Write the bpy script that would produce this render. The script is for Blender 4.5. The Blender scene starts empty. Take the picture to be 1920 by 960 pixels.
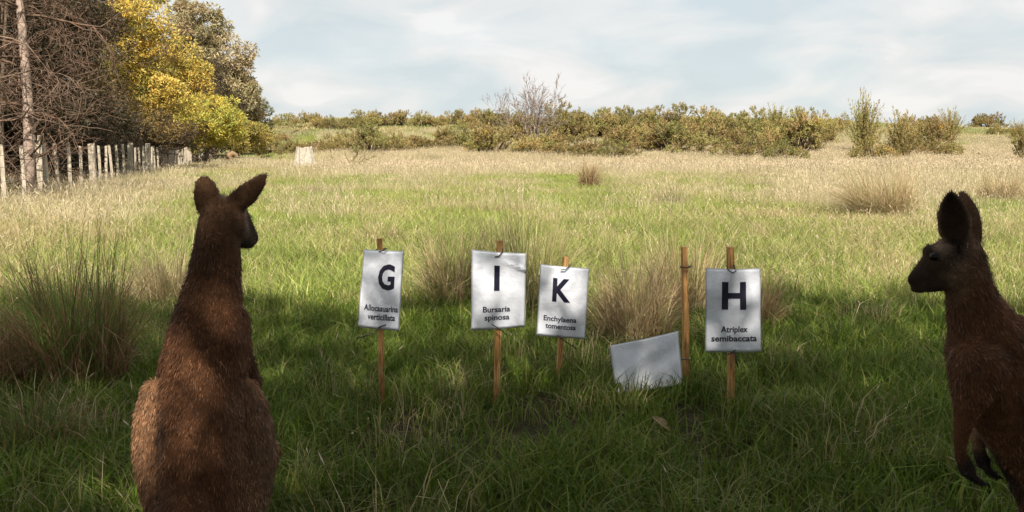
import bpy, bmesh, math, random
import numpy as np
from mathutils import Vector, Matrix, noise as mnoise
from mathutils.kdtree import KDTree
rad = math.radians
S = bpy.context.scene
C = S.collection
RNG = np.random.default_rng(7)
random.seed(7)

# ------------------------------------------------------------------ camera
F = 1844.0; HOR = 283.0; CAM_H = 0.97
PITCH = math.atan((480 - HOR) / F)
cam_d = bpy.data.cameras.new('camera'); cam = bpy.data.objects.new('camera', cam_d); C.objects.link(cam)
cam_d.sensor_width = 36; cam_d.lens = 36 * F / 1920; cam_d.clip_start = 0.05; cam_d.clip_end = 5000
cam.location = (0, 0, CAM_H); cam.rotation_euler = (rad(90) - PITCH, 0, 0)
S.camera = cam

# ------------------------------------------------------------------ light
SUN_EL = rad(45); SUN_AZ = rad(8)          # azimuth: behind the camera, a little to its right
SUN = Vector((math.sin(SUN_AZ) * math.cos(SUN_EL), -math.cos(SUN_AZ) * math.cos(SUN_EL), math.sin(SUN_EL)))
S.view_settings.view_transform = 'Standard'; S.view_settings.look = 'None'
S.view_settings.gamma = 1; S.view_settings.exposure = 0.85; S.view_settings.use_curve_mapping = False
sl = bpy.data.lights.new('sun', 'SUN'); sl.energy = 4.9; sl.angle = rad(0.55); sl.color = (1, .93, .80)
so = bpy.data.objects.new('sun', sl); C.objects.link(so)
so.rotation_euler = SUN.to_track_quat('Z', 'Y').to_euler(); so.location = (3, -8, 12)

W = bpy.data.worlds.new('World'); S.world = W; W.use_nodes = True
nt = W.node_tree; nt.nodes.clear()
def N(nt, t, **kw):
    n = nt.nodes.new(t)
    for k, v in kw.items(): setattr(n, k, v)
    return n
def ramp(nt, fac, stops, interp='LINEAR'):
    r = N(nt, 'ShaderNodeValToRGB'); nt.links.new(fac, r.inputs[0])
    r.color_ramp.interpolation = interp
    el = r.color_ramp.elements
    while len(el) < len(stops): el.new(.5)
    for e, (p, c) in zip(el, stops):
        e.position = p; e.color = (c, c, c, 1) if isinstance(c, (int, float)) else (*c, 1)
    return r.outputs[0]
sky = N(nt, 'ShaderNodeTexSky', sky_type='NISHITA', sun_disc=False)
sky.sun_elevation = SUN_EL; sky.sun_rotation = math.pi - SUN_AZ
tc = N(nt, 'ShaderNodeTexCoord'); sep = N(nt, 'ShaderNodeSeparateXYZ'); nt.links.new(tc.outputs['Generated'], sep.inputs[0])
za = N(nt, 'ShaderNodeMath', operation='ADD'); nt.links.new(sep.outputs[2], za.inputs[0]); za.inputs[1].default_value = .28
zm = N(nt, 'ShaderNodeMath', operation='MAXIMUM'); nt.links.new(za.outputs[0], zm.inputs[0]); zm.inputs[1].default_value = .03
dx = N(nt, 'ShaderNodeMath', operation='DIVIDE'); nt.links.new(sep.outputs[0], dx.inputs[0]); nt.links.new(zm.outputs[0], dx.inputs[1])
dy = N(nt, 'ShaderNodeMath', operation='DIVIDE'); nt.links.new(sep.outputs[1], dy.inputs[0]); nt.links.new(zm.outputs[0], dy.inputs[1])
cb = N(nt, 'ShaderNodeCombineXYZ'); nt.links.new(dx.outputs[0], cb.inputs[0]); nt.links.new(dy.outputs[0], cb.inputs[1])
n1 = N(nt, 'ShaderNodeTexNoise'); n1.inputs['Scale'].default_value = .9; n1.inputs['Detail'].default_value = 7; n1.inputs['Roughness'].default_value = .55; n1.inputs['Distortion'].default_value = .3
nt.links.new(cb.outputs[0], n1.inputs['Vector'])
n2 = N(nt, 'ShaderNodeTexNoise'); n2.inputs['Scale'].default_value = 2.8; n2.inputs['Distortion'].default_value = .5; n2.inputs['Detail'].default_value = 8
nt.links.new(cb.outputs[0], n2.inputs['Vector'])
mask = ramp(nt, n1.outputs[0], [(.36, .88), (.6, 1.0)])
ccol = ramp(nt, n2.outputs[0], [(.36, (3.65, 4.05, 4.2)), (.48, (4.2, 4.4, 4.42)), (.56, (4.6, 4.62, 4.55)), (.64, (5.1, 5.0, 4.9))])
mx = N(nt, 'ShaderNodeMix', data_type='RGBA'); nt.links.new(mask, mx.inputs[0]); nt.links.new(sky.outputs[0], mx.inputs[6]); nt.links.new(ccol, mx.inputs[7])
bg = N(nt, 'ShaderNodeBackground'); bg.inputs[1].default_value = .1; nt.links.new(mx.outputs[2], bg.inputs[0])
wo = N(nt, 'ShaderNodeOutputWorld'); nt.links.new(bg.outputs[0], wo.inputs[0])
S.cycles.max_bounces = 6; S.cycles.diffuse_bounces = 3; S.cycles.transmission_bounces = 3; S.cycles.glossy_bounces = 2

# ------------------------------------------------------------------ projection helpers
def P(u, v, d):                                  # photograph pixel at distance d -> world point
    a = (480 - v) / F
    y = math.cos(PITCH) + a * math.sin(PITCH); z = -math.sin(PITCH) + a * math.cos(PITCH)
    k = d / y
    return Vector(((u - 960) / F * k, d, CAM_H + z * k))
def sstep(a, b, x):
    t = np.clip((x - a) / (b - a), 0, 1); return t * t * (3 - 2 * t)
def zfun(x, y):
    x = np.asarray(x, float); y = np.asarray(y, float)
    yy = np.maximum(y, 1.0); s = x / yy
    lf = sstep(-.19, -.29, s)                    # 1 on the fence side
    d0 = 48 + 62 * lf
    top = 5.4 - 1.3 * sstep(.25, .5, s)
    z = top * sstep(d0, d0 + 100, yy) * (y > 0)
    z = z - 9 * sstep(200, 600, yy) * (y > 0)
    z = z + .16 * np.sin(x * .11 + 1.3) * np.sin(y * .09) * sstep(20, 60, yy) * (1 - lf)
    z = z + .015 * np.sin(x * 1.9) * np.sin(y * 1.6 + .6)
    return z
def dist_for(u, v):                              # distance at which the ground shows at pixel u,v
    for d in np.concatenate([np.arange(1.5, 40, .1), np.arange(40, 190, .5)]):
        p = P(u, v, d)
        if p.z <= float(zfun(p.x, p.y)): return d
    return 148.0

# ------------------------------------------------------------------ object helpers
def tag(o, label=None, cat=None, group=None, kind=None):
    if label: o['label'] = label
    if cat: o['category'] = cat
    if group: o['group'] = group
    if kind: o['kind'] = kind
    return o
def empty(name, loc, rz=0):
    o = bpy.data.objects.new(name, None); C.objects.link(o); o.location = loc; o.rotation_euler = (0, 0, rz); o.empty_display_size = .2
    return o
def link(name, me, mat=None, parent=None, loc=None):
    o = bpy.data.objects.new(name, me); C.objects.link(o)
    if mat and not me.materials: me.materials.append(mat)
    if parent: o.parent = parent
    if loc is not None: o.location = loc
    return o
def mesh_np(name, V, loops, starts, col=None, smooth=False):
    me = bpy.data.meshes.new(name)
    V = np.asarray(V, np.float32); loops = np.asarray(loops, np.int32); starts = np.asarray(starts, np.int32)
    me.vertices.add(len(V)); me.vertices.foreach_set('co', V.ravel())
    me.loops.add(len(loops)); me.loops.foreach_set('vertex_index', loops)
    me.polygons.add(len(starts)); me.polygons.foreach_set('loop_start', starts)
    if smooth: me.polygons.foreach_set('use_smooth', np.ones(len(starts), bool))
    me.update(calc_edges=True)
    if col is not None:
        a = me.color_attributes.new('col', 'FLOAT_COLOR', 'POINT')
        c4 = np.ones((len(V), 4), np.float32); c4[:, :3] = col; a.data.foreach_set('color', c4.ravel())
    return me
def unit(a): return a / np.maximum(np.linalg.norm(a, axis=-1, keepdims=True), 1e-9)
def rnd_unit(n):
    return unit(RNG.normal(size=(n, 3)))
def leaves_mesh(name, base, dirs, L, Wd, col, nrm=None, droop=0.0):
    """one four-sided leaf per row, folded a little along its length"""
    n = len(base); dirs = unit(dirs)
    if nrm is None: nrm = rnd_unit(n)
    side = unit(np.cross(dirs, nrm)); up = np.cross(side, dirs)
    L = np.broadcast_to(L, (n,))[:, None]; Wd = np.broadcast_to(Wd, (n,))[:, None]
    mid = base + dirs * L * .45
    V = np.empty((n, 4, 3)); V[:, 0] = base; V[:, 1] = mid + side * Wd * .5 + up * Wd * .12
    V[:, 2] = base + dirs * L; V[:, 2, 2] -= droop * L[:, 0]; V[:, 3] = mid - side * Wd * .5 + up * Wd * .12
    c = np.repeat(col, 4, 0)
    return mesh_np(name, V.reshape(-1, 3), np.arange(4 * n), np.arange(0, 4 * n, 4), c)
class Tubes:
    def __init__(s): s.V = []; s.L = []; s.n = 0; s.cols = []
    def add(s, pts, rr, k=6, col=(1, 1, 1), cap=True):
        pts = np.asarray(pts, float); m = len(pts)
        t = np.gradient(pts, axis=0); t = unit(t)
        ref = np.array([0, 0, 1.]) if abs(t[0][2]) < .9 else np.array([1., 0, 0])
        a = unit(np.cross(t, ref)); b = np.cross(t, a)
        ang = np.linspace(0, 2 * np.pi, k, endpoint=False)
        rr = np.broadcast_to(rr, (m,))
        ring = pts[:, None] + rr[:, None, None] * (np.cos(ang)[None, :, None] * a[:, None] + np.sin(ang)[None, :, None] * b[:, None])
        V = ring.reshape(-1, 3); i0 = s.n
        for i in range(m - 1):
            for j in range(k):
                j2 = (j + 1) % k
                s.L.append((i0 + i * k + j, i0 + i * k + j2, i0 + (i + 1) * k + j2, i0 + (i + 1) * k + j))
        if cap:
            s.L.append(tuple(i0 + j for j in range(k))[::-1]); s.L.append(tuple(i0 + (m - 1) * k + j for j in range(k)))
        s.V.append(V); s.n += len(V); s.cols.append(np.tile(col, (len(V), 1)))
    def mesh(s, name):
        V = np.concatenate(s.V); loops = [i for f in s.L for i in f]
        st = np.cumsum([0] + [len(f) for f in s.L[:-1]])
        return mesh_np(name, V, loops, st, np.concatenate(s.cols), smooth=True)

# ------------------------------------------------------------------ materials
def mat(name, base=None, rough=.8, attr=False, noise=None, spec=.3, trans=0, bump=0, bscale=40, coat=0, mult=1.0):
    m = bpy.data.materials.new(name); m.use_nodes = True; t = m.node_tree
    b = t.nodes['Principled BSDF']; b.inputs['Roughness'].default_value = rough
    b.inputs['Specular IOR Level'].default_value = spec; b.inputs['Coat Weight'].default_value = coat
    out = None
    if attr:
        a = N(t, 'ShaderNodeAttribute', attribute_name='col'); out = a.outputs['Color']
    elif base:
        r = N(t, 'ShaderNodeRGB'); r.outputs[0].default_value = (*base, 1); out = r.outputs[0]
    if noise:
        sc, lo, hi = noise
        g = N(t, 'ShaderNodeNewGeometry'); n = N(t, 'ShaderNodeTexNoise'); n.inputs['Scale'].default_value = sc; n.inputs['Detail'].default_value = 5
        t.links.new(g.outputs['Position'], n.inputs['Vector'])
        f = ramp(t, n.outputs[0], [(.3, lo), (.7, hi)])
        x = N(t, 'ShaderNodeMix', data_type='RGBA', blend_type='MULTIPLY'); x.inputs[0].default_value = 1
        t.links.new(out, x.inputs[6]); t.links.new(f, x.inputs[7]); out = x.outputs[2]
    t.links.new(out, b.inputs['Base Color'])
    if bump:
        g = N(t, 'ShaderNodeTexCoord'); n = N(t, 'ShaderNodeTexNoise'); n.inputs['Scale'].default_value = bscale; n.inputs['Detail'].default_value = 6
        t.links.new(g.outputs['Object'], n.inputs['Vector'])
        bn = N(t, 'ShaderNodeBump'); bn.inputs['Strength'].default_value = bump; bn.inputs['Distance'].default_value = .02
        t.links.new(n.outputs[0], bn.inputs['Height']); t.links.new(bn.outputs[0], b.inputs['Normal'])
    if trans:
        o = t.nodes['Material Output']; tr = N(t, 'ShaderNodeBsdfTranslucent'); t.links.new(out, tr.inputs[0])
        ms = N(t, 'ShaderNodeMixShader'); ms.inputs[0].default_value = trans
        t.links.new(b.outputs[0], ms.inputs[1]); t.links.new(tr.outputs[0], ms.inputs[2]); t.links.new(ms.outputs[0], o.inputs[0])
    return m
M_grass = mat('grass_blades', attr=True, rough=.55, noise=(.9, .75, 1.2), trans=.3, spec=.3)
M_dry = mat('dry_blades', attr=True, rough=.6, noise=(.6, .8, 1.15), trans=.3, spec=.25)
M_leaf = mat('leaves', attr=True, rough=.55, trans=.25, spec=.3)
M_bark = mat('bark', attr=True, rough=.9, noise=(9, .5, 1.25), bump=.6, bscale=30, spec=.1)
M_gorse = mat('gorse_shoots', attr=True, rough=.7, noise=(.35, .7, 1.25), trans=.12, spec=.2)
def per_object_tint(m):
    t = m.node_tree; b = t.nodes['Principled BSDF']; src_ = b.inputs['Base Color'].links[0].from_socket
    oi = N(t, 'ShaderNodeObjectInfo'); f = ramp(t, oi.outputs['Random'], [(0, (1.0, .86, .78)), (.3, (.76, .80, .68)), (.6, (1.1, 1.04, .92)), (.8, (.85, .76, .70)), (1, (.66, .70, .60))])
    x = N(t, 'ShaderNodeMix', data_type='RGBA', blend_type='MULTIPLY'); x.inputs[0].default_value = 1
    t.links.new(src_, x.inputs[6]); t.links.new(f, x.inputs[7]); t.links.new(x.outputs[2], b.inputs['Base Color'])
per_object_tint(M_gorse)

def wood_mat(name, c1, c2, sx=18, sz=1.5, rough=.8):
    m = bpy.data.materials.new(name); m.use_nodes = True; t = m.node_tree; b = t.nodes['Principled BSDF']
    tc = N(t, 'ShaderNodeTexCoord'); mp = N(t, 'ShaderNodeMapping'); mp.inputs['Scale'].default_value = (sx, sx, sz)
    oi = N(t, 'ShaderNodeObjectInfo'); t.links.new(tc.outputs['Object'], mp.inputs['Vector']); t.links.new(oi.outputs['Location'], mp.inputs['Location'])
    n = N(t, 'ShaderNodeTexNoise'); n.inputs['Scale'].default_value = 4; n.inputs['Detail'].default_value = 7; n.inputs['Distortion'].default_value = .6
    t.links.new(mp.outputs[0], n.inputs['Vector'])
    c = ramp(t, n.outputs[0], [(.32, c1), (.62, c2)]); t.links.new(c, b.inputs['Base Color'])
    b.inputs['Roughness'].default_value = rough; b.inputs['Specular IOR Level'].default_value = .25
    bn = N(t, 'ShaderNodeBump'); bn.inputs['Strength'].default_value = .5; bn.inputs['Distance'].default_value = .004
    t.links.new(n.outputs[0], bn.inputs['Height']); t.links.new(bn.outputs[0], b.inputs['Normal'])
    return m
M_stake = wood_mat('orange_hardwood_stake', (.19, .08, .03), (.60, .33, .12), 60, 4)
M_post = wood_mat('weathered_fence_timber', (.19, .15, .11), (.50, .43, .34), 22, 1.5)
M_stump = wood_mat('bleached_stump_timber', (.22, .19, .15), (.47, .42, .35), 9, .8)
M_wire = mat('fence_wire', (.12, .11, .1), rough=.5)
M_tie = mat('black_nylon', (.012, .012, .013), rough=.35, spec=.5)
M_ink = mat('dark_ink', (.010, .009, .030), rough=.4, spec=.5, coat=.4)
M_paper = mat('laminated_paper', (.76, .78, .87), rough=.42, spec=.5, coat=.5, bump=.5, bscale=13)
M_film = mat('laminate_edge', (.38, .40, .42), rough=.25, spec=.5, coat=.6)

# ------------------------------------------------------------------ ground
def build_ground():
    na = 240; rr = np.concatenate([[0.01], np.geomspace(.6, 1500, 150)])
    # denser ahead of the camera
    ang = np.linspace(0, 2 * np.pi, na, endpoint=False)
    A, R = np.meshgrid(ang, rr); X = R * np.sin(A); Y = R * np.cos(A); Z = zfun(X, Y)
    V = np.stack([X, Y, Z], -1).reshape(-1, 3); nr = len(rr)
    i, j = np.meshgrid(np.arange(nr - 1), np.arange(na), indexing='ij'); j2 = (j + 1) % na
    q = np.stack([i * na + j, (i + 1) * na + j, (i + 1) * na + j2, i * na + j2], -1).reshape(-1, 4)[:, ::-1]
    me = mesh_np('ground', V, q.ravel(), np.arange(0, q.size, 4), smooth=True)
    m = bpy.data.materials.new('paddock_soil_and_thatch'); m.use_nodes = True; t = m.node_tree; b = t.nodes['Principled BSDF']
    g = N(t, 'ShaderNodeNewGeometry')
    def nz(s, d=6):
        n = N(t, 'ShaderNodeTexNoise'); n.inputs['Scale'].default_value = s; n.inputs['Detail'].default_value = d; t.links.new(g.outputs['Position'], n.inputs['Vector']); return n.outputs[0]
    c1 = ramp(t, nz(.05), [(.4, (.13, .15, .055)), (.6, (.27, .22, .12))])
    c2 = ramp(t, nz(6), [(.3, .55), (.7, 1.15)])
    x = N(t, 'ShaderNodeMix', data_type='RGBA', blend_type='MULTIPLY'); x.inputs[0].default_value = 1; t.links.new(c1, x.inputs[6]); t.links.new(c2, x.inputs[7])
    # soil close by darkened to carry the foreground shade, dry thatch farther out
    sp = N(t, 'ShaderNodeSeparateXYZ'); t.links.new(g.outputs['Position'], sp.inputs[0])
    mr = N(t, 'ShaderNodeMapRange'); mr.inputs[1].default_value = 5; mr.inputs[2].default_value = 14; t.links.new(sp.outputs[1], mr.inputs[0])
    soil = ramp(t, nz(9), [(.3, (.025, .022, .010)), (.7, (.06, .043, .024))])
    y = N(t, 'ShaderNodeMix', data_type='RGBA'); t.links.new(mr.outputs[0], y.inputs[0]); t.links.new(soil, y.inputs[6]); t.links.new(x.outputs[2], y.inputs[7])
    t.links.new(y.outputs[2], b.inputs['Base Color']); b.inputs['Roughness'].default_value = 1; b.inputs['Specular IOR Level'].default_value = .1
    bn = N(t, 'ShaderNodeBump'); bn.inputs['Strength'].default_value = .8; bn.inputs['Distance'].default_value = .06
    t.links.new(nz(12), bn.inputs['Height']); t.links.new(bn.outputs[0], b.inputs['Normal'])
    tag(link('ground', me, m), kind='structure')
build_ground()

# ------------------------------------------------------------------ grass
def blades(n, R, h0, h1, w, lean, pal, curl=.35, heads=0.0, headcol=None, center_bias=.5, base=None, bw=None):
    """n bent tapering blades inside radius R; returns V,loops,starts,col"""
    a = RNG.uniform(0, 2 * np.pi, n); r = R * RNG.uniform(0, 1, n) ** center_bias
    b = np.stack([r * np.cos(a), r * np.sin(a), np.full(n, -.01)], -1)
    if base is not None: b = base
    h = RNG.uniform(h0, h1, n) * (RNG.uniform(.6, 1, n))
    la = RNG.uniform(0, 2 * np.pi, n); ln = np.abs(RNG.normal(lean, lean * .6, n))
    d = np.stack([np.cos(la), np.sin(la), np.zeros(n)], -1)
    fa = RNG.uniform(0, np.pi, n); side = np.stack([np.cos(fa), np.sin(fa), np.zeros(n)], -1)
    ww = (w * RNG.uniform(.6, 1.3, n))[:, None]
    p1 = b + d * (h * ln * .35)[:, None]; p1[:, 2] += h * .55
    p2 = b + d * (h * (ln + curl * RNG.uniform(0, 1, n)))[:, None]; p2[:, 2] += h * (1 - .35 * np.minimum(ln, 1.2))
    V = np.stack([b - side * ww * .5, b + side * ww * .5, p1 + side * ww * .42, p1 - side * ww * .42, p2], 1)
    ci = RNG.integers(0, len(pal), n); col = np.asarray(pal)[ci] * RNG.uniform(.75, 1.2, (n, 1))
    cv = np.repeat(col[:, None], 5, 1)
    k = np.arange(n) * 5
    loops = np.stack([k, k + 1, k + 2, k + 3, k + 3, k + 2, k + 4], -1)
    starts = np.stack([np.arange(n) * 7, np.arange(n) * 7 + 4], -1)
    V = V.reshape(-1, 3); cv = cv.reshape(-1, 3); loops = loops.ravel(); starts = starts.ravel()
    if heads > 0:
        m = RNG.uniform(size=n) < heads; q = p2[m]; nh = len(q)
        dr = unit(p2[m] - p1[m]); L = (h[m] * .16)[:, None]; sd = side[m] * ww[m] * 1.0
        HV = np.stack([q - dr * L * .6, q + sd, q + dr * L * .6, q - sd], 1).reshape(-1, 3)
        hl = np.arange(4 * nh) + len(V); hs = np.arange(0, 4 * nh, 4) + len(loops)
        V = np.concatenate([V, HV]); loops = np.concatenate([loops, hl]); starts = np.concatenate([starts, hs])
        cv = np.concatenate([cv, np.tile(headcol, (4 * nh, 1)) * RNG.uniform(.8, 1.2, (4 * nh, 1))])
    return V, loops, starts, cv
SHADE_GREEN = [(.10, .165, .014), (.13, .195, .02), (.07, .12, .012), (.17, .215, .03), (.23, .225, .06)]  # foreground blades, tree shade put into their darker green
MEAD = [(.26, .33, .06), (.32, .37, .08), (.38, .40, .11), (.47, .43, .18), (.21, .28, .05), (.13, .18, .03)]
STRAW = [(.52, .41, .22), (.44, .35, .18), (.38, .28, .14), (.62, .50, .30), (.33, .33, .11)]
PINKS = [(.50, .41, .25), (.44, .36, .21), (.56, .47, .30), (.34, .32, .14), (.60, .52, .35)]
src = bpy.data.collections.new('grass_sources')
SRC = {}; cnt = [0]
def add_src(key, nvar, m, **kw):
    SRC[key] = []
    for _ in range(nvar):
        V, l, s, c = blades(**kw)
        me = mesh_np('grass_clump', V, l, s, c); me.materials.append(m)
        o = bpy.data.objects.new('clump_%03d' % cnt[0], me); src.objects.link(o)
        SRC[key].append(cnt[0]); cnt[0] += 1
HC = (.55, .44, .30)
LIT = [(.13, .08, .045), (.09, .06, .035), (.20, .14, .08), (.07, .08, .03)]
add_src('n_g', 5, M_grass, n=110, R=.14, h0=.05, h1=.17, w=.0050, lean=.5, pal=SHADE_GREEN)
add_src('n_m', 4, M_grass, n=110, R=.15, h0=.08, h1=.22, w=.0042, lean=.45, pal=MEAD)
add_src('n_d', 4, M_dry, n=80, R=.15, h0=.06, h1=.26, w=.0028, lean=.5, pal=STRAW, heads=.12, headcol=HC)
add_src('n_t', 3, M_dry, n=40, R=.16, h0=.18, h1=.40, w=.0028, lean=.25, pal=STRAW, heads=.5, headcol=HC)
add_src('n_l', 3, M_dry, n=60, R=.15, h0=.03, h1=.10, w=.0045, lean=1.3, pal=LIT)
add_src('m_g', 4, M_grass, n=300, R=.40, h0=.08, h1=.22, w=.0058, lean=.35, pal=MEAD)
add_src('m_d', 4, M_dry, n=260, R=.40, h0=.08, h1=.26, w=.005, lean=.35, pal=STRAW, heads=.12, headcol=HC)
add_src('m_t', 4, M_dry, n=150, R=.40, h0=.22, h1=.45, w=.0045, lean=.18, pal=PINKS, heads=.5, headcol=HC)
add_src('f_g', 4, M_grass, n=420, R=.95, h0=.08, h1=.24, w=.014, lean=.3, pal=MEAD)
add_src('f_d', 4, M_dry, n=380, R=.95, h0=.1, h1=.28, w=.013, lean=.3, pal=STRAW)
add_src('f_t', 4, M_dry, n=360, R=.95, h0=.25, h1=.52, w=.011, lean=.15, pal=PINKS, heads=.35, headcol=HC)
add_src('h_g', 3, M_grass, n=360, R=2.2, h0=.1, h1=.28, w=.035, lean=.3, pal=[(.26, .29, .10), (.31, .32, .13), (.38, .35, .17), (.22, .26, .08)])
add_src('h_d', 3, M_dry, n=360, R=2.2, h0=.15, h1=.4, w=.03, lean=.25, pal=STRAW)
PT = {'grass': [], 'dry_grass': []}
def fbm(x, y, s, seed=0):
    r = np.zeros_like(x); a = 1; tot = 0
    g = np.random.default_rng(seed)
    for o in range(4):
        for _ in range(3):
            th = g.uniform(0, 2 * np.pi); ph = g.uniform(0, 6.28); k = 2 * np.pi / s * (2 ** o)
            r += a * np.sin((x * math.cos(th) + y * math.sin(th)) * k + ph + 1.3 * np.sin((x * math.sin(th) - y * math.cos(th)) * k * .6 + ph * 2))
        tot += a * 3 ** .5; a *= .6
    return r / tot
def scatter(y0, y1, dens, lod, scl=(.75, 1.35)):
    hw = lambda y: y * .60 + 2.2
    area = (hw(y0) + hw(y1)) * (y1 - y0); n = int(area * dens)
    y = np.sqrt(RNG.uniform(0, 1, n) * ((y1 + 3.6) ** 2 - (y0 + 3.6) ** 2) + (y0 + 3.6) ** 2) - 3.6
    x = RNG.uniform(-1, 1, n) * hw(y)
    u = 960 + F * x / np.maximum(y, .5)
    fence = -4.05 - .265 * y; df = x - fence
    pn = fbm(x, y, 7, 3) * .25 + fbm(x, y, 1.6, 5) * .15
    dry = .22 + .14 * sstep(1100, 1700, u)
    dry = np.where(y < 6.3, .11, dry); tl = 0
    dry = np.maximum(dry, .7 * sstep(4.2, 1.5, df) * (y > 6) * (y < 30))
    band = sstep(31, 44, y) * sstep(95, 75, y)
    dry = np.maximum(dry, band * np.where(u > 600, .85, .5))
    dry = np.maximum(dry, .5 * sstep(1150, 1600, u) * sstep(12, 20, y))
    dry = np.where(y > 85, .25, dry)
    dry = np.clip(dry + pn * np.where(y > 6.3, 1.0, .25), 0, 1)
    isdry = RNG.uniform(size=n) < dry
    tallp = .6 * sstep(32, 42, y) * (u > 610) + .08 * sstep(3.2, 1, df) * (y < 30) + .14 * (y > 9) + .10 * ((y < 6.3) & (y > 2.9)) + .3 * sstep(1300, 1600, u) * (y > 14)
    tall = (RNG.uniform(size=n) < tallp) & isdry
    z = zfun(x, y); sc = RNG.uniform(*scl, n); rz = RNG.uniform(0, 6.28, n)
    kind = np.empty(n, int)
    def pick(m, key):
        kind[m] = RNG.choice(SRC[key], m.sum())
    g = ~isdry
    if lod == 'n':
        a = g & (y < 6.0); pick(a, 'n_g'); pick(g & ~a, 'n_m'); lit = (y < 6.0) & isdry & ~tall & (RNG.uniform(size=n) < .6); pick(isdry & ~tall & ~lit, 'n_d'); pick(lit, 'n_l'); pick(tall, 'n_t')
    else:
        pick(g, lod + '_g')
        if lod == 'h': pick(isdry, 'h_d')
        else: pick(isdry & ~tall, lod + '_d'); pick(tall, lod + '_t')
    dat = np.stack([x, y, z, kind, rz, sc], -1)
    keep = np.ones(n, bool)
    for xs, ys in ((-.487, 3.64), (-.055, 3.66), (.19, 3.95), (.785, 3.55), (.68, 3.88)):
        keep &= ~((np.abs(x - xs * y / ys) < .10) & (y > ys - .75) & (y < ys + .04) & (RNG.uniform(size=n) < .85))
    PT['grass'].append(dat[g & keep]); PT['dry_grass'].append(dat[isdry & keep])
scatter(.3, 6.5, 95, 'n'); scatter(6.5, 12, 55, 'n', (.9, 1.5))
scatter(11.5, 34, 12, 'm'); scatter(32, 100, 2.0, 'f'); scatter(95, 190, .22, 'h')
def instancer(name, dat, label):
    me = mesh_np(name, dat[:, :3], [], [])
    for an, ty, v in (('idx', 'INT', dat[:, 3].astype(np.int32)), ('rz', 'FLOAT', dat[:, 4].astype(np.float32)), ('scl', 'FLOAT', dat[:, 5].astype(np.float32))):
        a = me.attributes.new(an, ty, 'POINT'); a.data.foreach_set('value', v)
    o = link(name, me)
    g = bpy.data.node_groups.new('scatter', 'GeometryNodeTree')
    g.interface.new_socket('Geometry', in_out='INPUT', socket_type='NodeSocketGeometry'); g.interface.new_socket('Geometry', in_out='OUTPUT', socket_type='NodeSocketGeometry')
    gi = g.nodes.new('NodeGroupInput'); go = g.nodes.new('NodeGroupOutput')
    mp = g.nodes.new('GeometryNodeMeshToPoints'); ip = g.nodes.new('GeometryNodeInstanceOnPoints'); ci = g.nodes.new('GeometryNodeCollectionInfo')
    ci.inputs[0].default_value = src; ci.inputs['Separate Children'].default_value = True; ci.inputs['Reset Children'].default_value = True
    ip.inputs['Pick Instance'].default_value = True
    def na(nm, ty):
        n = g.nodes.new('GeometryNodeInputNamedAttribute'); n.data_type = ty; n.inputs['Name'].default_value = nm
        return n.outputs[0]
    cx = g.nodes.new('ShaderNodeCombineXYZ'); g.links.new(na('rz', 'FLOAT'), cx.inputs[2])
    g.links.new(gi.outputs[0], mp.inputs[0]); g.links.new(mp.outputs[0], ip.inputs['Points']); g.links.new(ci.outputs[0], ip.inputs['Instance'])
    g.links.new(na('idx', 'INT'), ip.inputs['Instance Index']); g.links.new(cx.outputs[0], ip.inputs['Rotation']); g.links.new(na('scl', 'FLOAT'), ip.inputs['Scale'])
    g.links.new(ip.outputs[0], go.inputs[0])
    md = o.modifiers.new('scatter', 'NODES'); md.node_group = g
    tag(o, label, 'grass', kind='stuff')
instancer('grass', np.concatenate(PT['grass']), 'short green grass carpeting the paddock, shade put into the deeper green of the near blades')
instancer('dry_grass', np.concatenate(PT['dry_grass']), 'straw coloured dry grass and seed heads mixed through the paddock')

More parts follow.
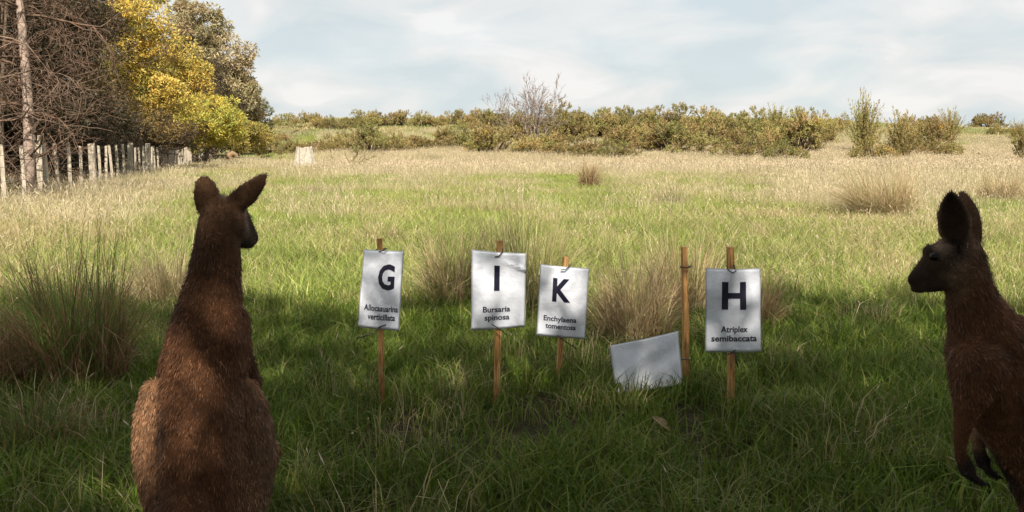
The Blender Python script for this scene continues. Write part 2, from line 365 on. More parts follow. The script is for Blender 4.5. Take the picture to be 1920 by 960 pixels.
# ------------------------------------------------------------------ tussocks
def tussock(u, v, w_m, h_m, pal_g, pal_d, ng, nd, label, lean=(0, 0), mesh_seed=0, spread=1.0):
    d = dist_for(u, v); p = P(u, v, d); px = 1 + max(0, (d - 6) / 12)
    V0 = [];
    def part(n, h, pal, wd, outl, droop, rootr):
        a = RNG.uniform(0, 2 * np.pi, n); r = rootr * np.sqrt(RNG.uniform(0, 1, n))
        b = np.stack([r * np.cos(a), r * np.sin(a), np.full(n, -.02)], -1)
        hh = h * RNG.uniform(.45, 1.0, n); o = outl * RNG.uniform(.1, 1.0, n)
        a2 = a + RNG.normal(0, .9, n); dr = np.stack([np.cos(a2) + lean[0], np.sin(a2) + lean[1], np.zeros(n)], -1)
        K = 5; t = np.linspace(0, 1, K)[None, :, None]
        up = np.zeros((n, 1, 3)); up[..., 2] = 1
        ctr = b[:, None] + up * (hh[:, None, None] * (t * (1 + droop) - droop * 1.15 * t * t * (o[:, None, None] / outl + .2))) + dr[:, None] * (o * w_m / 2)[:, None, None] * t ** 1.6
        ctr[..., 2] = np.maximum(ctr[..., 2], .015)
        fa = RNG.uniform(0, np.pi, n); sd = np.stack([np.cos(fa), np.sin(fa), np.zeros(n)], -1)[:, None]
        wv = (wd * 1.25 * px * RNG.uniform(.6, 1.3, n))[:, None, None] * (1 - t * .85)
        Lf = ctr - sd * wv / 2; Rt = ctr + sd * wv / 2
        V = np.stack([Lf, Rt], 2).reshape(-1, 3)
        k = (np.arange(n) * K * 2)[:, None] + (np.arange(K - 1) * 2)[None]
        q = np.stack([k, k + 1, k + 3, k + 2], -1).reshape(-1, 4)
        c = np.asarray(pal)[RNG.integers(0, len(pal), n)] * RNG.uniform(.7, 1.2, (n, 1))
        return V, q, np.repeat(c, K * 2, 0)
    V1, q1, c1 = part(int(ng * .6), h_m, pal_g, .0042, 1.15 * spread, .6, w_m * .27)
    V2, q2, c2 = part(int(nd * .6), h_m * .85, pal_d, .004, 1.9, 1.3, w_m * .32)
    V = np.concatenate([V1, V2]); q = np.concatenate([q1, q2 + len(V1)]); c = np.concatenate([c1, c2])
    me = mesh_np('tussock', V, q.ravel(), np.arange(0, q.size, 4), c); me.materials.append(M_dry)
    o = link('tussock', me, loc=(p.x, p.y, float(zfun(p.x, p.y))))
    tag(o, label, 'tussock', 'grass tussocks in the paddock'); return o
RUSH = [(.12, .21, .04), (.17, .26, .05), (.09, .16, .03), (.24, .27, .08)]
DEAD = [(.44, .30, .16), (.33, .20, .10), (.54, .40, .23), (.22, .13, .07), (.40, .33, .15)]
FAWN = [(.58, .46, .27), (.50, .38, .22), (.68, .55, .35), (.36, .26, .14), (.36, .36, .14)]
MIXG = [(.22, .28, .06), (.28, .30, .08), (.16, .22, .05), (.42, .34, .16)]
DKD = [(.30, .16, .085), (.20, .105, .055), (.36, .22, .12), (.14, .13, .05)]
tussock(150, 745, .56, .54, RUSH, DKD, 900, 1100, 'big rush tussock at the left edge, green spikes over a reddish dead base', lean=(-.1, 0))
tussock(40, 735, .42, .30, DKD, DKD, 300, 900, 'low reddish brown dead tussock at the far left in the shade')
tussock(315, 585, .55, .36, FAWN, FAWN, 700, 1500, 'pale fawn drooping tussock beside the back of the left kangaroo')
tussock(850, 580, .56, .46, DEAD + FAWN + MIXG, FAWN + MIXG, 900, 900, 'reddish brown tussock between the G sign and the I sign')
tussock(990, 590, .66, .56, MIXG, FAWN, 1100, 800, 'tall green and straw tussock behind the I and K signs')
tussock(1190, 655, .50, .42, FAWN + DEAD, FAWN + DEAD, 500, 1300, 'drooping straw tussock just behind the fallen sheet')
tussock(1275, 600, .55, .48, MIXG + DEAD, FAWN, 900, 700, 'green spiky tussock behind the bare stake')
tussock(1420, 620, .34, .30, DEAD, DEAD, 300, 500, 'small brown tussock half hidden by the H sign', )
tussock(1105, 358, .62, .62, DEAD, DEAD + FAWN, 700, 700, 'small dark brown tussock alone in the middle of the paddock')
tussock(1655, 412, 1.25, .62, FAWN + DEAD, FAWN, 900, 2400, 'wide fawn tussock leaning left, left of the right kangaroo', lean=(-.5, 0))
tussock(1875, 385, .9, .5, DEAD, DEAD + FAWN, 600, 900, 'rusty brown tussock at the right edge above the right kangaroo')
tussock(1255, 392, .6, .35, MIXG, FAWN + DEAD, 500, 500, 'faint brownish tussock in the sunlit grass right of centre')
tussock(720, 470, .5, .3, MIXG, FAWN, 300, 600, 'low straw tussock just left of the top of the G stake')
tussock(60, 860, .4, .2, RUSH, DKD, 300, 400, 'dark tussock in the bottom left corner of the shade')

# ------------------------------------------------------------------ gorse bushes
def gorse_mesh(kind, seed):
    global RNG
    RNG = np.random.default_rng(100 + seed)
    n = {'round': 430, 'upright': 150, 'low': 300}[kind]
    if kind == 'upright':
        d = rnd_unit(n); d[:, 2] = np.abs(d[:, 2]) * 1.6 + .35; d = unit(d)
        st = d * RNG.uniform(.05, .55, (n, 1)) * np.array([.75, .75, .9]); st[:, 2] += .05; L = .5
        dr = unit(d * np.array([.75, .75, 1.0]) + RNG.normal(0, .12, (n, 3)))
    else:
        nl = 17; lc = rnd_unit(nl); lc[:, 2] = np.abs(lc[:, 2]) * .9 + .02; lc = unit(lc) * RNG.uniform(.35, .74, (nl, 1)); lr = RNG.uniform(.16, .33, nl)
        wi = RNG.integers(0, nl, n); d = rnd_unit(n); d[:, 2] = np.where(d[:, 2] < -.3, -d[:, 2], d[:, 2])
        st = lc[wi] + d * lr[wi][:, None] * RNG.uniform(.5, 1.0, (n, 1)); st[:, 2] = np.maximum(st[:, 2], .03) * (.95 if kind == 'round' else .8); L = .11
        dr = unit(d * 1.2 + np.array([0, 0, .45]) + RNG.normal(0, .3, (n, 3)))
    m = {'round': 30, 'upright': 56, 'low': 30}[kind]; N_ = n * m
    t = RNG.uniform(0, 1, (n, m, 1)); ln = L * RNG.uniform(.6, 1.25, (n, 1, 1))
    b = st[:, None] + dr[:, None] * t * ln + RNG.normal(0, .02, (n, m, 3)) * (1 - t * .6)
    ld = unit(rnd_unit(N_).reshape(n, m, 3) * .9 + dr[:, None])
    pal = np.array([(.29, .26, .10), (.34, .29, .12), (.24, .23, .085), (.33, .25, .12), (.32, .235, .11), (.30, .28, .11)])
    pi = RNG.integers(0, len(pal), n) if kind == 'upright' else (RNG.integers(0, len(pal), nl)[wi] + (RNG.uniform(size=n) < .25)) % len(pal)
    col = pal[pi][:, None] * RNG.uniform(.7, 1.25, (n, m, 1))
    fl = RNG.uniform(size=(n, 1)) < .012
    col = np.where((fl & (RNG.uniform(size=(n, m)) < .3))[..., None], np.array([.75, .48, .03]), col)
    lf = leaves_mesh('gorse_foliage', b.reshape(-1, 3), ld.reshape(-1, 3), RNG.uniform(.03, .062, N_), .016, col.reshape(-1, 3))
    lf.materials.append(M_gorse)
    T = Tubes()
    for k in range(26):
        dd = st[k] ; T.add([(dd[0] * .1, dd[1] * .1, -.05), (dd[0] * .55, dd[1] * .55, dd[2] * .45), tuple(dd)], [.03, .018, .008], 4, (.13, .09, .06))
    sm = T.mesh('gorse_stems'); sm.materials.append(M_bark)
    return lf, sm
GM = {'round': [gorse_mesh('round', i) for i in range(5)], 'upright': [gorse_mesh('upright', 20 + i) for i in range(3)], 'low': [gorse_mesh('low', 40 + i) for i in range(2)]}
gi_ = [0]
def bush(kind, u, vt, vb, w, label, group='gorse bushes'):
    d = dist_for(u, vb); p = P(u, vb, d); top = P(u, vt, d)
    h = max(.3, top.z - float(zfun(p.x, p.y))); hw = w / F * d / 2
    k = gi_[0]; gi_[0] += 1
    lf, sm = GM[kind][k % len(GM[kind])]
    r = empty('gorse_bush', (p.x, p.y, float(zfun(p.x, p.y)) - .05), k * 1.9)
    hz = h / (1.0 if kind != 'low' else .9); kw = {'upright': 1.25, 'round': 1.42, 'low': 1.3}[kind]; r.scale = (hw * kw, hw * kw, hz * (1.0 if kind == 'upright' else 1.2))
    tag(r, label, 'bush', group)
    link('foliage', lf, parent=r); link('stems', sm, parent=r)
    return r
far = 'small gorse bush in the long row along the far ridge crest'
for u, vt, vb, w in [(510, 216, 240, 44), (532, 211, 240, 46), (562, 207, 240, 48), (592, 211, 240, 44), (620, 218, 242, 36), (655, 214, 240, 40), (682, 205, 238, 56), (716, 204, 236, 60), (752, 206, 236, 50), (790, 210, 236, 50), (820, 211, 236, 46), (852, 204, 236, 46), (880, 201, 236, 56), (915, 204, 238, 56), (945, 206, 238, 50), (1100, 203, 240, 60), (1145, 201, 240, 60), (1180, 204, 242, 50), (1215, 202, 242, 52), (1330, 204, 242, 60), (1735, 208, 246, 50)]:
    bush('round', u, vt, vb + 2, w, far, 'gorse bushes along the ridge')
bush('round', 1262, 192, 246, 84, 'dark rounded gorse bush standing highest on the ridge right of the bare shrub')
midl = 'olive brown gorse bush in the dense belt behind the dry grass'
for k, u, vt, vb, w in [('round', 655, 242, 288, 60), ('round', 694, 233, 291, 96), ('round', 742, 248, 290, 70), ('round', 792, 246, 284, 84),
    ('round', 880, 228, 282, 84), ('round', 925, 222, 290, 110), ('round', 975, 208, 270, 90), ('round', 1045, 196, 272, 120), ('round', 1112, 201, 262, 100), ('round', 1158, 198, 262, 96),
    ('round', 1205, 222, 286, 120), ('round', 1262, 228, 292, 130), ('round', 1322, 208, 280, 104), ('round', 1372, 198, 272, 96), ('round', 1422, 202, 284, 110), ('upright', 1450, 190, 262, 70),
    ('round', 1494, 203, 292, 116), ('round', 1540, 214, 272, 70), ('round', 1012, 238, 294, 110), ('low', 1090, 248, 298, 110), ('low', 1150, 256, 302, 90), ('low', 1180, 234, 284, 110), ('low', 1390, 250, 300, 120), ('low', 1478, 258, 306, 90), ('upright', 1528, 236, 292, 50)]:
    bush(k, u, vt, vb, w, midl, 'gorse bushes in the belt')
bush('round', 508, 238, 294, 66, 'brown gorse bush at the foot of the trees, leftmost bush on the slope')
bush('round', 545, 262, 292, 50, 'small gorse bush left of the stump')
bush('round', 612, 262, 290, 56, 'gorse bush just right of the stump with orange tips')
bush('round', 575, 258, 288, 64, 'brownish bush directly behind the stump')
bush('round', 635, 246, 286, 60, 'bushy olive clump between the stump and the belt')
bush('low', 640, 222, 244, 30, 'lone small bush on the bare green slope')
bush('round', 838, 238, 278, 66, 'dark reddish gorse bush in front of the open green slope')
bush('upright', 1618, 173, 292, 96, 'tallest spiky upright gorse bush standing alone on the right')
bush('low', 1642, 252, 308, 96, 'low spreading bush at the foot of the tallest upright bush')
bush('upright', 1690, 203, 302, 110, 'spiky gorse bush with yellow flowers low down, right of the tallest bush')
bush('round', 1730, 208, 292, 100, 'rounded brownish gorse bush between two spiky ones on the right')
bush('upright', 1781, 196, 266, 66, 'narrow upright bush on the right with bare tips')
bush('round', 1760, 262, 300, 76, 'low olive bush below the narrow upright bush')
bush('round', 1848, 204, 240, 60, 'small round bush alone on the skyline at the right')
bush('round', 1872, 230, 254, 40, 'small brown bush just below the lone skyline bush')
bush('upright', 1908, 222, 268, 58, 'orange tinted bush cut by the right edge on the skyline')
bush('round', 1926, 240, 310, 56, 'larger green bush cut by the right edge, lower down')
bush('round', 1580, 216, 246, 36, 'small distant bush left of the tallest upright bush')
bush('low', 1840, 285, 300, 50, 'tiny low bush in the dry grass on the right slope')
RNG = np.random.default_rng(11)

# ------------------------------------------------------------------ branching for woody things
def branch(T, p, d, L, r, depth, col, spread=.6, up=.0, kids=(2, 4), seg=4, wob=.18, tips=None, shrink=.68, minr=.004, sides=5):
    pts = [np.array(p)]; q = np.array(p); dd = np.array(d)
    for i in range(seg):
        dd = unit(dd + RNG.normal(0, wob, 3) + np.array([0, 0, up])); q = q + dd * L / seg; pts.append(q)
    r1 = max(minr * .6, r * .55)
    T.add(pts, np.linspace(r, r1, len(pts)), sides if r > .03 else 4, col)
    if depth == 0:
        if tips is not None: tips.append((q, dd))
        return
    for k in range(RNG.integers(kids[0], kids[1] + 1)):
        t = RNG.uniform(.35, 1.0) if k else 1.0
        f = t * seg; i = min(int(f), seg - 1); b = pts[i] + (pts[i + 1] - pts[i]) * (f - i)
        nd = unit(dd + rnd_unit(1)[0] * spread * 1.4)
        branch(T, b, nd, L * shrink * RNG.uniform(.7, 1.2), max(minr, r1 * .8), depth - 1, col, spread, up, kids, seg, wob, tips, shrink, minr, sides)

# bare grey shrub above the gorse belt
def bare_shrub():
    d = dist_for(1000, 284); p = P(1000, 284, d); o = empty('bare_shrub', (p.x, p.y, float(zfun(p.x, p.y))))
    H = P(1000, 152, d).z - o.location.z
    T = Tubes()
    for k in range(15):
        a = k * 2.4; q = .2 + .5 * (k % 5) / 4; branch(T, (0, 0, 0), unit(np.array([math.cos(a) * q, math.sin(a) * q, 1.0])), H * .40, .045, 5, (.28, .22, .19), .50, .13, (2, 3), 3, .14, None, .66, .011, 4)
    link('branches', T.mesh('branches'), M_bark, o)
    tag(o, 'bare leafless grey shrub rising above the middle of the gorse belt', 'shrub')
bare_shrub()

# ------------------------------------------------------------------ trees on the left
def tree(name, base, blobs, pal, label, group, leafn, leaf=(.14, .035), trunk_r=.2, sub=.55, density_shell=.6, barkcol=(.16, .12, .09), hang=.0, seed=0, mt=None, trunk_lean=(0, 0), clumps=1.0):
    """blobs: (centre, (rx,ry,rz)) crown masses in world space"""
    global RNG
    RNG = np.random.default_rng(500 + seed)
    o = empty(name, base); B = np.array(base)
    cc = []
    for c, r in blobs:
        n = max(5, int(clumps * 9 * (r[0] * r[1] * r[2]) ** (1 / 1.5) / sub ** 2 / 3))
        dd = rnd_unit(n); rr = RNG.uniform(.45, 1.0, (n, 1)) ** .6
        cc.append(np.array(c) + dd * rr * np.array(r))
    cc = np.concatenate(cc); nc = len(cc)
    per = max(20, leafn // nc); n = nc * per
    csz = RNG.uniform(.6, 1.35, nc) * sub
    dd = rnd_unit(n); rr = RNG.uniform(0, 1, n) ** (1 / 3) * (1 - density_shell) + density_shell * RNG.uniform(.7, 1.05, n)
    cen = np.repeat(cc, per, 0); pos = cen + dd * (rr * np.repeat(csz, per))[:, None] * np.array([1.1, 1.1, .8])
    ld = unit(dd + rnd_unit(n) * 1.1 + np.array([0, 0, -hang]))
    pal = np.array(pal); ci = RNG.integers(0, len(pal), nc); tint = np.repeat(pal[ci], per, 0)
    other = pal[RNG.integers(0, len(pal), n)]; w = RNG.uniform(0, 1, (n, 1)) < .35
    col = np.where(w, other, tint) * RNG.uniform(.75, 1.25, (n, 1))
    me = leaves_mesh('crown', pos - B, ld, leaf[0] * RNG.uniform(.7, 1.3, n), leaf[1], col)
    link('crown', me, mt or M_leaf, o)
    T = Tubes(); top = np.mean([b[0] for b in blobs], 0) - B; top[0] *= .6; top[1] *= .6
    hi = max(b[0][2] for b in blobs) - B[2]
    pts = [(0, 0, -.1), (trunk_lean[0] * .3, trunk_lean[1] * .3, hi * .25), (top[0] * .4, top[1] * .4, hi * .55), (top[0] * .7, top[1] * .7, hi * .9)]
    T.add(pts, [trunk_r * 1.25, trunk_r, trunk_r * .6, trunk_r * .2], 9, barkcol)
    tp = np.array(pts)
    for i in RNG.permutation(nc)[:90]:
        c = cc[i] - B; t = np.clip(c[2] / hi * .8, .12, .85) * 3; k = min(int(t), 2); s = tp[k] + (tp[k + 1] - tp[k]) * (t - k)
        m = (s + c) / 2 + RNG.normal(0, .25, 3) + np.array([0, 0, -.15]); T.add([s, m, c], [trunk_r * .22, trunk_r * .14, .012], 5, barkcol)
    link('trunk', T.mesh('trunk'), M_bark, o)
    tag(o, label, 'tree', group)
    return o
def blob(u, v, d, ru, rv, ry=None):
    k = d / F
    return (tuple(P(u, v, d)), (ru * k, (ry if ry else ru * k), rv * k))
def gp(u, d):
    p = P(u, 300, d); return (p.x, p.y, float(zfun(p.x, p.y)))
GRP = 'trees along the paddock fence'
WATT = [(.56, .41, .09), (.47, .38, .10), (.64, .47, .11), (.38, .33, .08), (.24, .23, .06), (.58, .37, .08)]
tree('wattle_tree', gp(255, 50), [blob(262, 30, 44, 62, 70, 2.0), blob(245, -50, 45, 75, 70, 2.3), blob(225, 20, 44, 30, 60, 1.5), blob(300, 110, 45, 72, 58, 2.0), blob(258, 150, 46, 55, 60, 1.9), blob(228, 90, 44, 38, 75, 1.6), blob(325, 175, 45, 60, 45, 1.7), blob(345, 120, 45, 30, 30, 1.3), blob(285, 205, 46, 50, 32, 1.5)],
     WATT, 'tallest golden green wattle tree leaning over the fence, in full sun', GRP, 42000, (.17, .05), .22, .55, .7, seed=1)
tree('wattle_tree', gp(385, 60), [blob(400, 215, 56, 55, 48, 1.8), blob(372, 240, 56, 40, 34, 1.5), blob(425, 240, 57, 30, 34, 1.3)],
     [(.56, .46, .09), (.44, .41, .08), (.64, .49, .09), (.30, .31, .07)], 'lower bright yellow green wattle overhanging the pale fence palings', GRP, 17000, (.17, .055), .12, .42, .7, seed=2)
tree('wattle_tree', gp(445, 96), [blob(452, 248, 90, 36, 30, 1.8), blob(478, 258, 92, 24, 24, 1.5)],
     [(.34, .27, .07), (.40, .30, .08), (.26, .24, .07)], 'dull ochre wattle at the far end of the fence', GRP, 9000, (.26, .08), .14, .6, .7, seed=3)
EUC = [(.33, .28, .14), (.38, .31, .17), (.27, .24, .12), (.42, .33, .19), (.34, .24, .14)]
tree('eucalyptus_tree', gp(400, 108), [blob(372, 55, 104, 48, 42, 3), blob(350, 110, 104, 60, 50, 3), blob(405, 120, 104, 46, 48, 3), blob(436, 110, 104, 30, 32, 2), blob(430, 170, 103, 46, 36, 2.5), blob(380, 190, 103, 60, 60, 3), blob(340, 25, 106, 16, 16, 1)],
     EUC, 'tall grey brown eucalyptus rising behind the golden wattle', GRP, 42000, (.42, .12), .35, .95, .5, hang=.6, seed=4)
tree('eucalyptus_tree', gp(455, 112), [blob(455, 165, 106, 26, 22, 1.6), blob(462, 190, 106, 22, 26, 1.6), blob(448, 215, 106, 36, 34, 2)],
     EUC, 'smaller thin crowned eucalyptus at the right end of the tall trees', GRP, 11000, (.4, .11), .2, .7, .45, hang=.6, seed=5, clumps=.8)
tree('eucalyptus_tree', gp(478, 122), [blob(484, 205, 116, 18, 12, 1.4), blob(478, 232, 116, 24, 28, 2), blob(492, 262, 116, 16, 26, 1.6)],
     [(.16, .16, .08), (.20, .19, .10)], 'last small dark tree, just left of where the slope begins', GRP, 9000, (.4, .11), .18, .7, .5, seed=6)
DARK = [(.055, .042, .022), (.075, .05, .028), (.045, .04, .02), (.09, .055, .032)]  # shade inside the canopy put into these leaf colours
BRN = [(.24, .16, .05), (.19, .13, .05), (.30, .21, .05), (.14, .10, .05)]
tree('fence_tree', gp(175, 38), [blob(140, 70, 38, 50, 100, 1.8), blob(125, -40, 38, 75, 80, 2.0), blob(165, 180, 38, 45, 36, 1.5)],
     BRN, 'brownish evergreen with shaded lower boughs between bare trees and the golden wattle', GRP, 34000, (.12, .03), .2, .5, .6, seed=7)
tree('fence_tree', gp(300, 44), [blob(270, 240, 42, 80, 26, 1.8), blob(335, 252, 46, 60, 18, 1.6), blob(215, 225, 41, 60, 32, 1.6)],
     BRN[:2] + DARK, 'low spreading tree under the golden wattle, shade put into its dark leaves', GRP, 14000, (.13, .035), .14, .45, .6, seed=8)
hid = 0
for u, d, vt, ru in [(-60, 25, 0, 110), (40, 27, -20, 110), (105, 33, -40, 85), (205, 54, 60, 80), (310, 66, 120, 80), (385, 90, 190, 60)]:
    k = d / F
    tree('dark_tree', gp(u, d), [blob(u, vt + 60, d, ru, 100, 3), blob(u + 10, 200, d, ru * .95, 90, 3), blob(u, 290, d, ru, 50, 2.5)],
         DARK, 'evergreen deep behind the fence, canopy shade put into its dark leaves', 'dark trees behind the fence', 30000 if d < 40 else 16000, (.15, .05) if d < 40 else (.28, .09), .25, .8, .5, seed=20 + hid)
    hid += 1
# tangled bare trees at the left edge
def bare_tree(u, d, vb, r, H, label, col, seed, lean=(0, 0), nb=26, first=.12, name='bare_tree', bl=1.0, depth=3, trc=(.16, .12, .09)):
    global RNG
    RNG = np.random.default_rng(seed)
    p = P(u, vb, d); o = empty(name, (p.x, p.y, float(zfun(p.x, p.y))))
    T = Tubes(); n = 9; pts = []
    for i in range(n):
        t = i / (n - 1); pts.append(np.array([lean[0] * t + .05 * math.sin(t * 7 + seed), lean[1] * t, H * t - .1]))
    T.add(pts, np.linspace(r, r * .35, n), 10, trc); link('trunk', T.mesh('trunk'), M_bark, o)
    T = Tubes()
    for k in range(nb):
        t = first + (1 - first) * (k + RNG.uniform()) / nb; i = min(int(t * (n - 1)), n - 2); b = pts[i] + (pts[i + 1] - pts[i]) * (t * (n - 1) - i)
        a = RNG.uniform(0, 6.28); dr = unit(np.array([math.cos(a), math.sin(a), RNG.uniform(-.1, .7)]))
        branch(T, b, dr, bl * RNG.uniform(.8, 1.5), r * .25, depth, np.array(col) * RNG.uniform(.8, 1.3), .75, -.02, (3, 4), 4, .22, None, .72, .006, 4)
    link('branches', T.mesh('branches'), M_bark, o)
    tag(o, label, 'tree', GRP)
bare_tree(54, 18.3, 378, .115, 6.0, 'pale mottled tree trunk by the fence with tangled bare brown branches', (.135, .088, .062), 31, (.1, 0), 24, trc=(.36, .27, .22))
bare_tree(-45, 17.5, 385, .09, 6.0, 'bare twiggy tree at the left edge with a pale bough reaching right', (.19, .13, .095), 32, (.2, 0), 16, trc=(.40, .32, .26))
bare_tree(5, 21.5, 355, .05, 6.5, 'dark bare tree behind the fence at the left edge of the picture', (.14, .085, .06), 34, (.3, .2), 22)
RNG = np.random.default_rng(77)

# undergrowth litter mass behind the fence, canopy shade put into its browns
def undergrowth():
    n = 60000; y = RNG.uniform(14, 120, n) ** 1.0; off = RNG.uniform(.3, 9, n)
    x = -4.05 - .265 * y - off; z = RNG.uniform(0, 1, n) ** 2 * (.35 + .08 * off) 
    pos = np.stack([x, y, zfun(x, y) + z], -1)
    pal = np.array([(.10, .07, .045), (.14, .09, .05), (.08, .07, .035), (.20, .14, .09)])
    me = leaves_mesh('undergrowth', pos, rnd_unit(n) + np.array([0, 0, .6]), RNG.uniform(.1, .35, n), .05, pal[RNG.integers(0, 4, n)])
    tag(link('undergrowth', me, M_leaf), 'brown leaf litter and scrub under the trees behind the fence, their shade put into its colour', 'undergrowth', kind='stuff')
undergrowth()

# ------------------------------------------------------------------ fence
def fence():
    RNG = np.random.default_rng(5)
    d0 = 13.0; fx = lambda y: -4.05 - .265 * y
    o = empty('paddock_fence', (fx(d0), d0, 0))
    def post_mesh(name, w, dp, h, seed, rnd=False):
        bm = bmesh.new(); g = random.Random(seed); K = 8
        prof = [(math.cos(a), math.sin(a)) for a in np.linspace(0, 2 * math.pi, 10, endpoint=False)] if rnd else [(-1, -1), (0, -1.08), (1, -1), (1.05, 0), (1, 1), (0, 1.04), (-1, 1), (-1.05, 0)]
        rings = []
        for i in range(K):
            t = i / (K - 1); s = 1.08 - .16 * t
            rings.append([bm.verts.new((x * w / 2 * s + g.uniform(-.004, .004) + .01 * math.sin(t * 4 + seed), y * dp / 2 * s + g.uniform(-.004, .004), -.1 + (h + .1) * t + (g.uniform(-.015, .015) if i == K - 1 else 0))) for x, y in prof])
        n = len(prof)
        for i in range(K - 1):
            for j in range(n): bm.faces.new((rings[i][j], rings[i][(j + 1) % n], rings[i + 1][(j + 1) % n], rings[i + 1][j]))
        bm.faces.new(rings[-1]); me = bpy.data.meshes.new(name); bm.to_mesh(me); bm.free(); me.materials.append(M_post); return me
    posts = [post_mesh('post', .17, .14, 1.22, s) for s in range(3)]; drops = [post_mesh('dropper', .07, .045, 1.12, 10 + s) for s in range(4)]; pal = post_mesh('paling', .16, .03, 1.16, 30)
    known = [(8, 'd'), (47, 'd'), (84, 'p'), (111, 'd'), (134, 'd'), (154, 'd'), (177, 'p'), (190, 'd'), (202, 'd'), (213, 'd')]
    ys = [(4.05 / ((960 - u) / F - .265), k) for u, k in known]
    y = 30.3; i = 0
    while y < 120:
        ys.append((y, 'p' if i % 4 == 2 else 'd')); y += 1.45 if y < 80 else 2.6; i += 1
    ys.append((13.6, 'p')); ys.append((14.9, 'd'))
    for y, k in ys:
        p = link('post' if k == 'p' else 'dropper', (posts if k == 'p' else drops)[RNG.integers(0, 3)], parent=o)
        p.location = (fx(y) - fx(d0), y - d0, float(zfun(fx(y), y))); p.rotation_euler = (RNG.normal(0, .02), RNG.normal(0, .025), .26 + RNG.normal(0, .1)); s = RNG.uniform(.94, 1.04); p.scale = (s, s, s)
    for j in range(12):
        y = 62 + j * 1.15
        p = link('paling', pal, parent=o); p.location = (fx(y) - fx(d0) + .1, y - d0, float(zfun(fx(y), y)) + .02 + RNG.uniform(-.03, .03)); p.rotation_euler = (0, RNG.normal(0, .02), .2); 
    for h in (.25, .48, .7, .9, 1.05):
        T = Tubes(); pts = []
        for y in np.arange(13, 121, 3.0): pts.append((fx(y) - fx(d0) + .05, y - d0, float(zfun(fx(y), y)) + h + RNG.normal(0, .006)))
        T.add(pts, .0035, 4); link('wire', T.mesh('wire'), M_wire, o)
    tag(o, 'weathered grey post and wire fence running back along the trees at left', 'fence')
fence()

# ------------------------------------------------------------------ stump, fallen branch, leaf
def stump():
    d = dist_for(571, 317); p = P(571, 317, d); o = empty('tree_stump', (p.x, p.y, float(zfun(p.x, p.y)) - .03))
    H = P(571, 276, d).z - o.location.z; wb = 46 / F * d / 2; wt = 29 / F * d / 2
    bm = bmesh.new(); K = 12; n = 64; rings = []; g = random.Random(3)
    for i in range(K):
        t = i / (K - 1); r = wt + (wb - wt) * (1 - t) ** 1.25; ring = []
        for j in range(n):
            a = 2 * math.pi * j / n
            fl = 1 + (.03 + .10 * (1 - t)) * math.sin(7 * a + .6 * math.sin(3 * a)) * .8 + .03 * math.sin(17 * a + t * 2) + g.uniform(-.012, .012)
            z = H * t
            if i == K - 1: z += .02 * math.sin(2 * a + 1) + .025 * math.sin(5 * a) + g.uniform(-.02, .02)
            ring.append(bm.verts.new((math.cos(a) * r * fl, math.sin(a) * r * fl, z)))
        rings.append(ring)
    for i in range(K - 1):
        for j in range(n): bm.faces.new((rings[i][j], rings[i][(j + 1) % n], rings[i + 1][(j + 1) % n], rings[i + 1][j]))
    cen = [bm.verts.new((v.co.x * .55, v.co.y * .55, v.co.z - .12)) for v in rings[-1]]
    for j in range(n): bm.faces.new((rings[-1][j], rings[-1][(j + 1) % n], cen[(j + 1) % n], cen[j]))
    bm.faces.new(cen)
    me = bpy.data.meshes.new('stump_wood'); bm.to_mesh(me); bm.free()
    link('stump_wood', me, M_stump, o); tag(o, 'bleached pale tree stump standing at the edge of the green grass', 'stump')
stump()
def fallen_branch():
    d = dist_for(650, 322); p = P(650, 322, d); o = empty('fallen_branch', (p.x, p.y, 0))
    T = Tubes()
    for k, (x0, x1, z1) in enumerate([(-.4, .9, .5), (-.2, .5, .55), (0, 1.1, .25), (-.6, -1.0, .45), (.1, .75, .4), (-.1, .2, .6)]):
        branch(T, (x0, .1 * k, .03), unit(np.array([x1 - x0, .1, z1])), 1.0, .05, 2, (.24, .2, .1), .5, .02, (1, 3), 3, .15, None, .6, .012, 4)
    link('limbs', T.mesh('limbs'), M_bark, o); tag(o, 'olive brown fallen branch in the grass right of the stump', 'branch')
fallen_branch()
def curl_leaf():
    p = P(1238, 803, 3.25); p.z = max(p.z, .05); bm = bmesh.new(); K = 10
    rows = []
    for i in range(K):
        t = i / (K - 1); w = .013 * math.sin(math.pi * min(1, t * .93 + .05)) + .001; z = .012 * math.sin(t * 3.1)
        rows.append([bm.verts.new((t * .075 - .037, s * w, z + abs(s) * .006)) for s in (-1, -.4, .4, 1)])
    for i in range(K - 1):
        for j in range(3): bm.faces.new((rows[i][j], rows[i][j + 1], rows[i + 1][j + 1], rows[i + 1][j]))
    bmesh.ops.solidify(bm, geom=bm.faces[:], thickness=.0008); me = bpy.data.meshes.new('fallen_leaf'); bm.to_mesh(me); bm.free()
    o = link('fallen_leaf', me, mat('dry_leaf', (.55, .42, .24), rough=.6, noise=(60, .7, 1.1))); o.location = p; o.rotation_euler = (.7, .65, -.2)
    tag(o, 'curled pale dead leaf lying in the shaded grass below the fallen sheet', 'leaf')
curl_leaf()

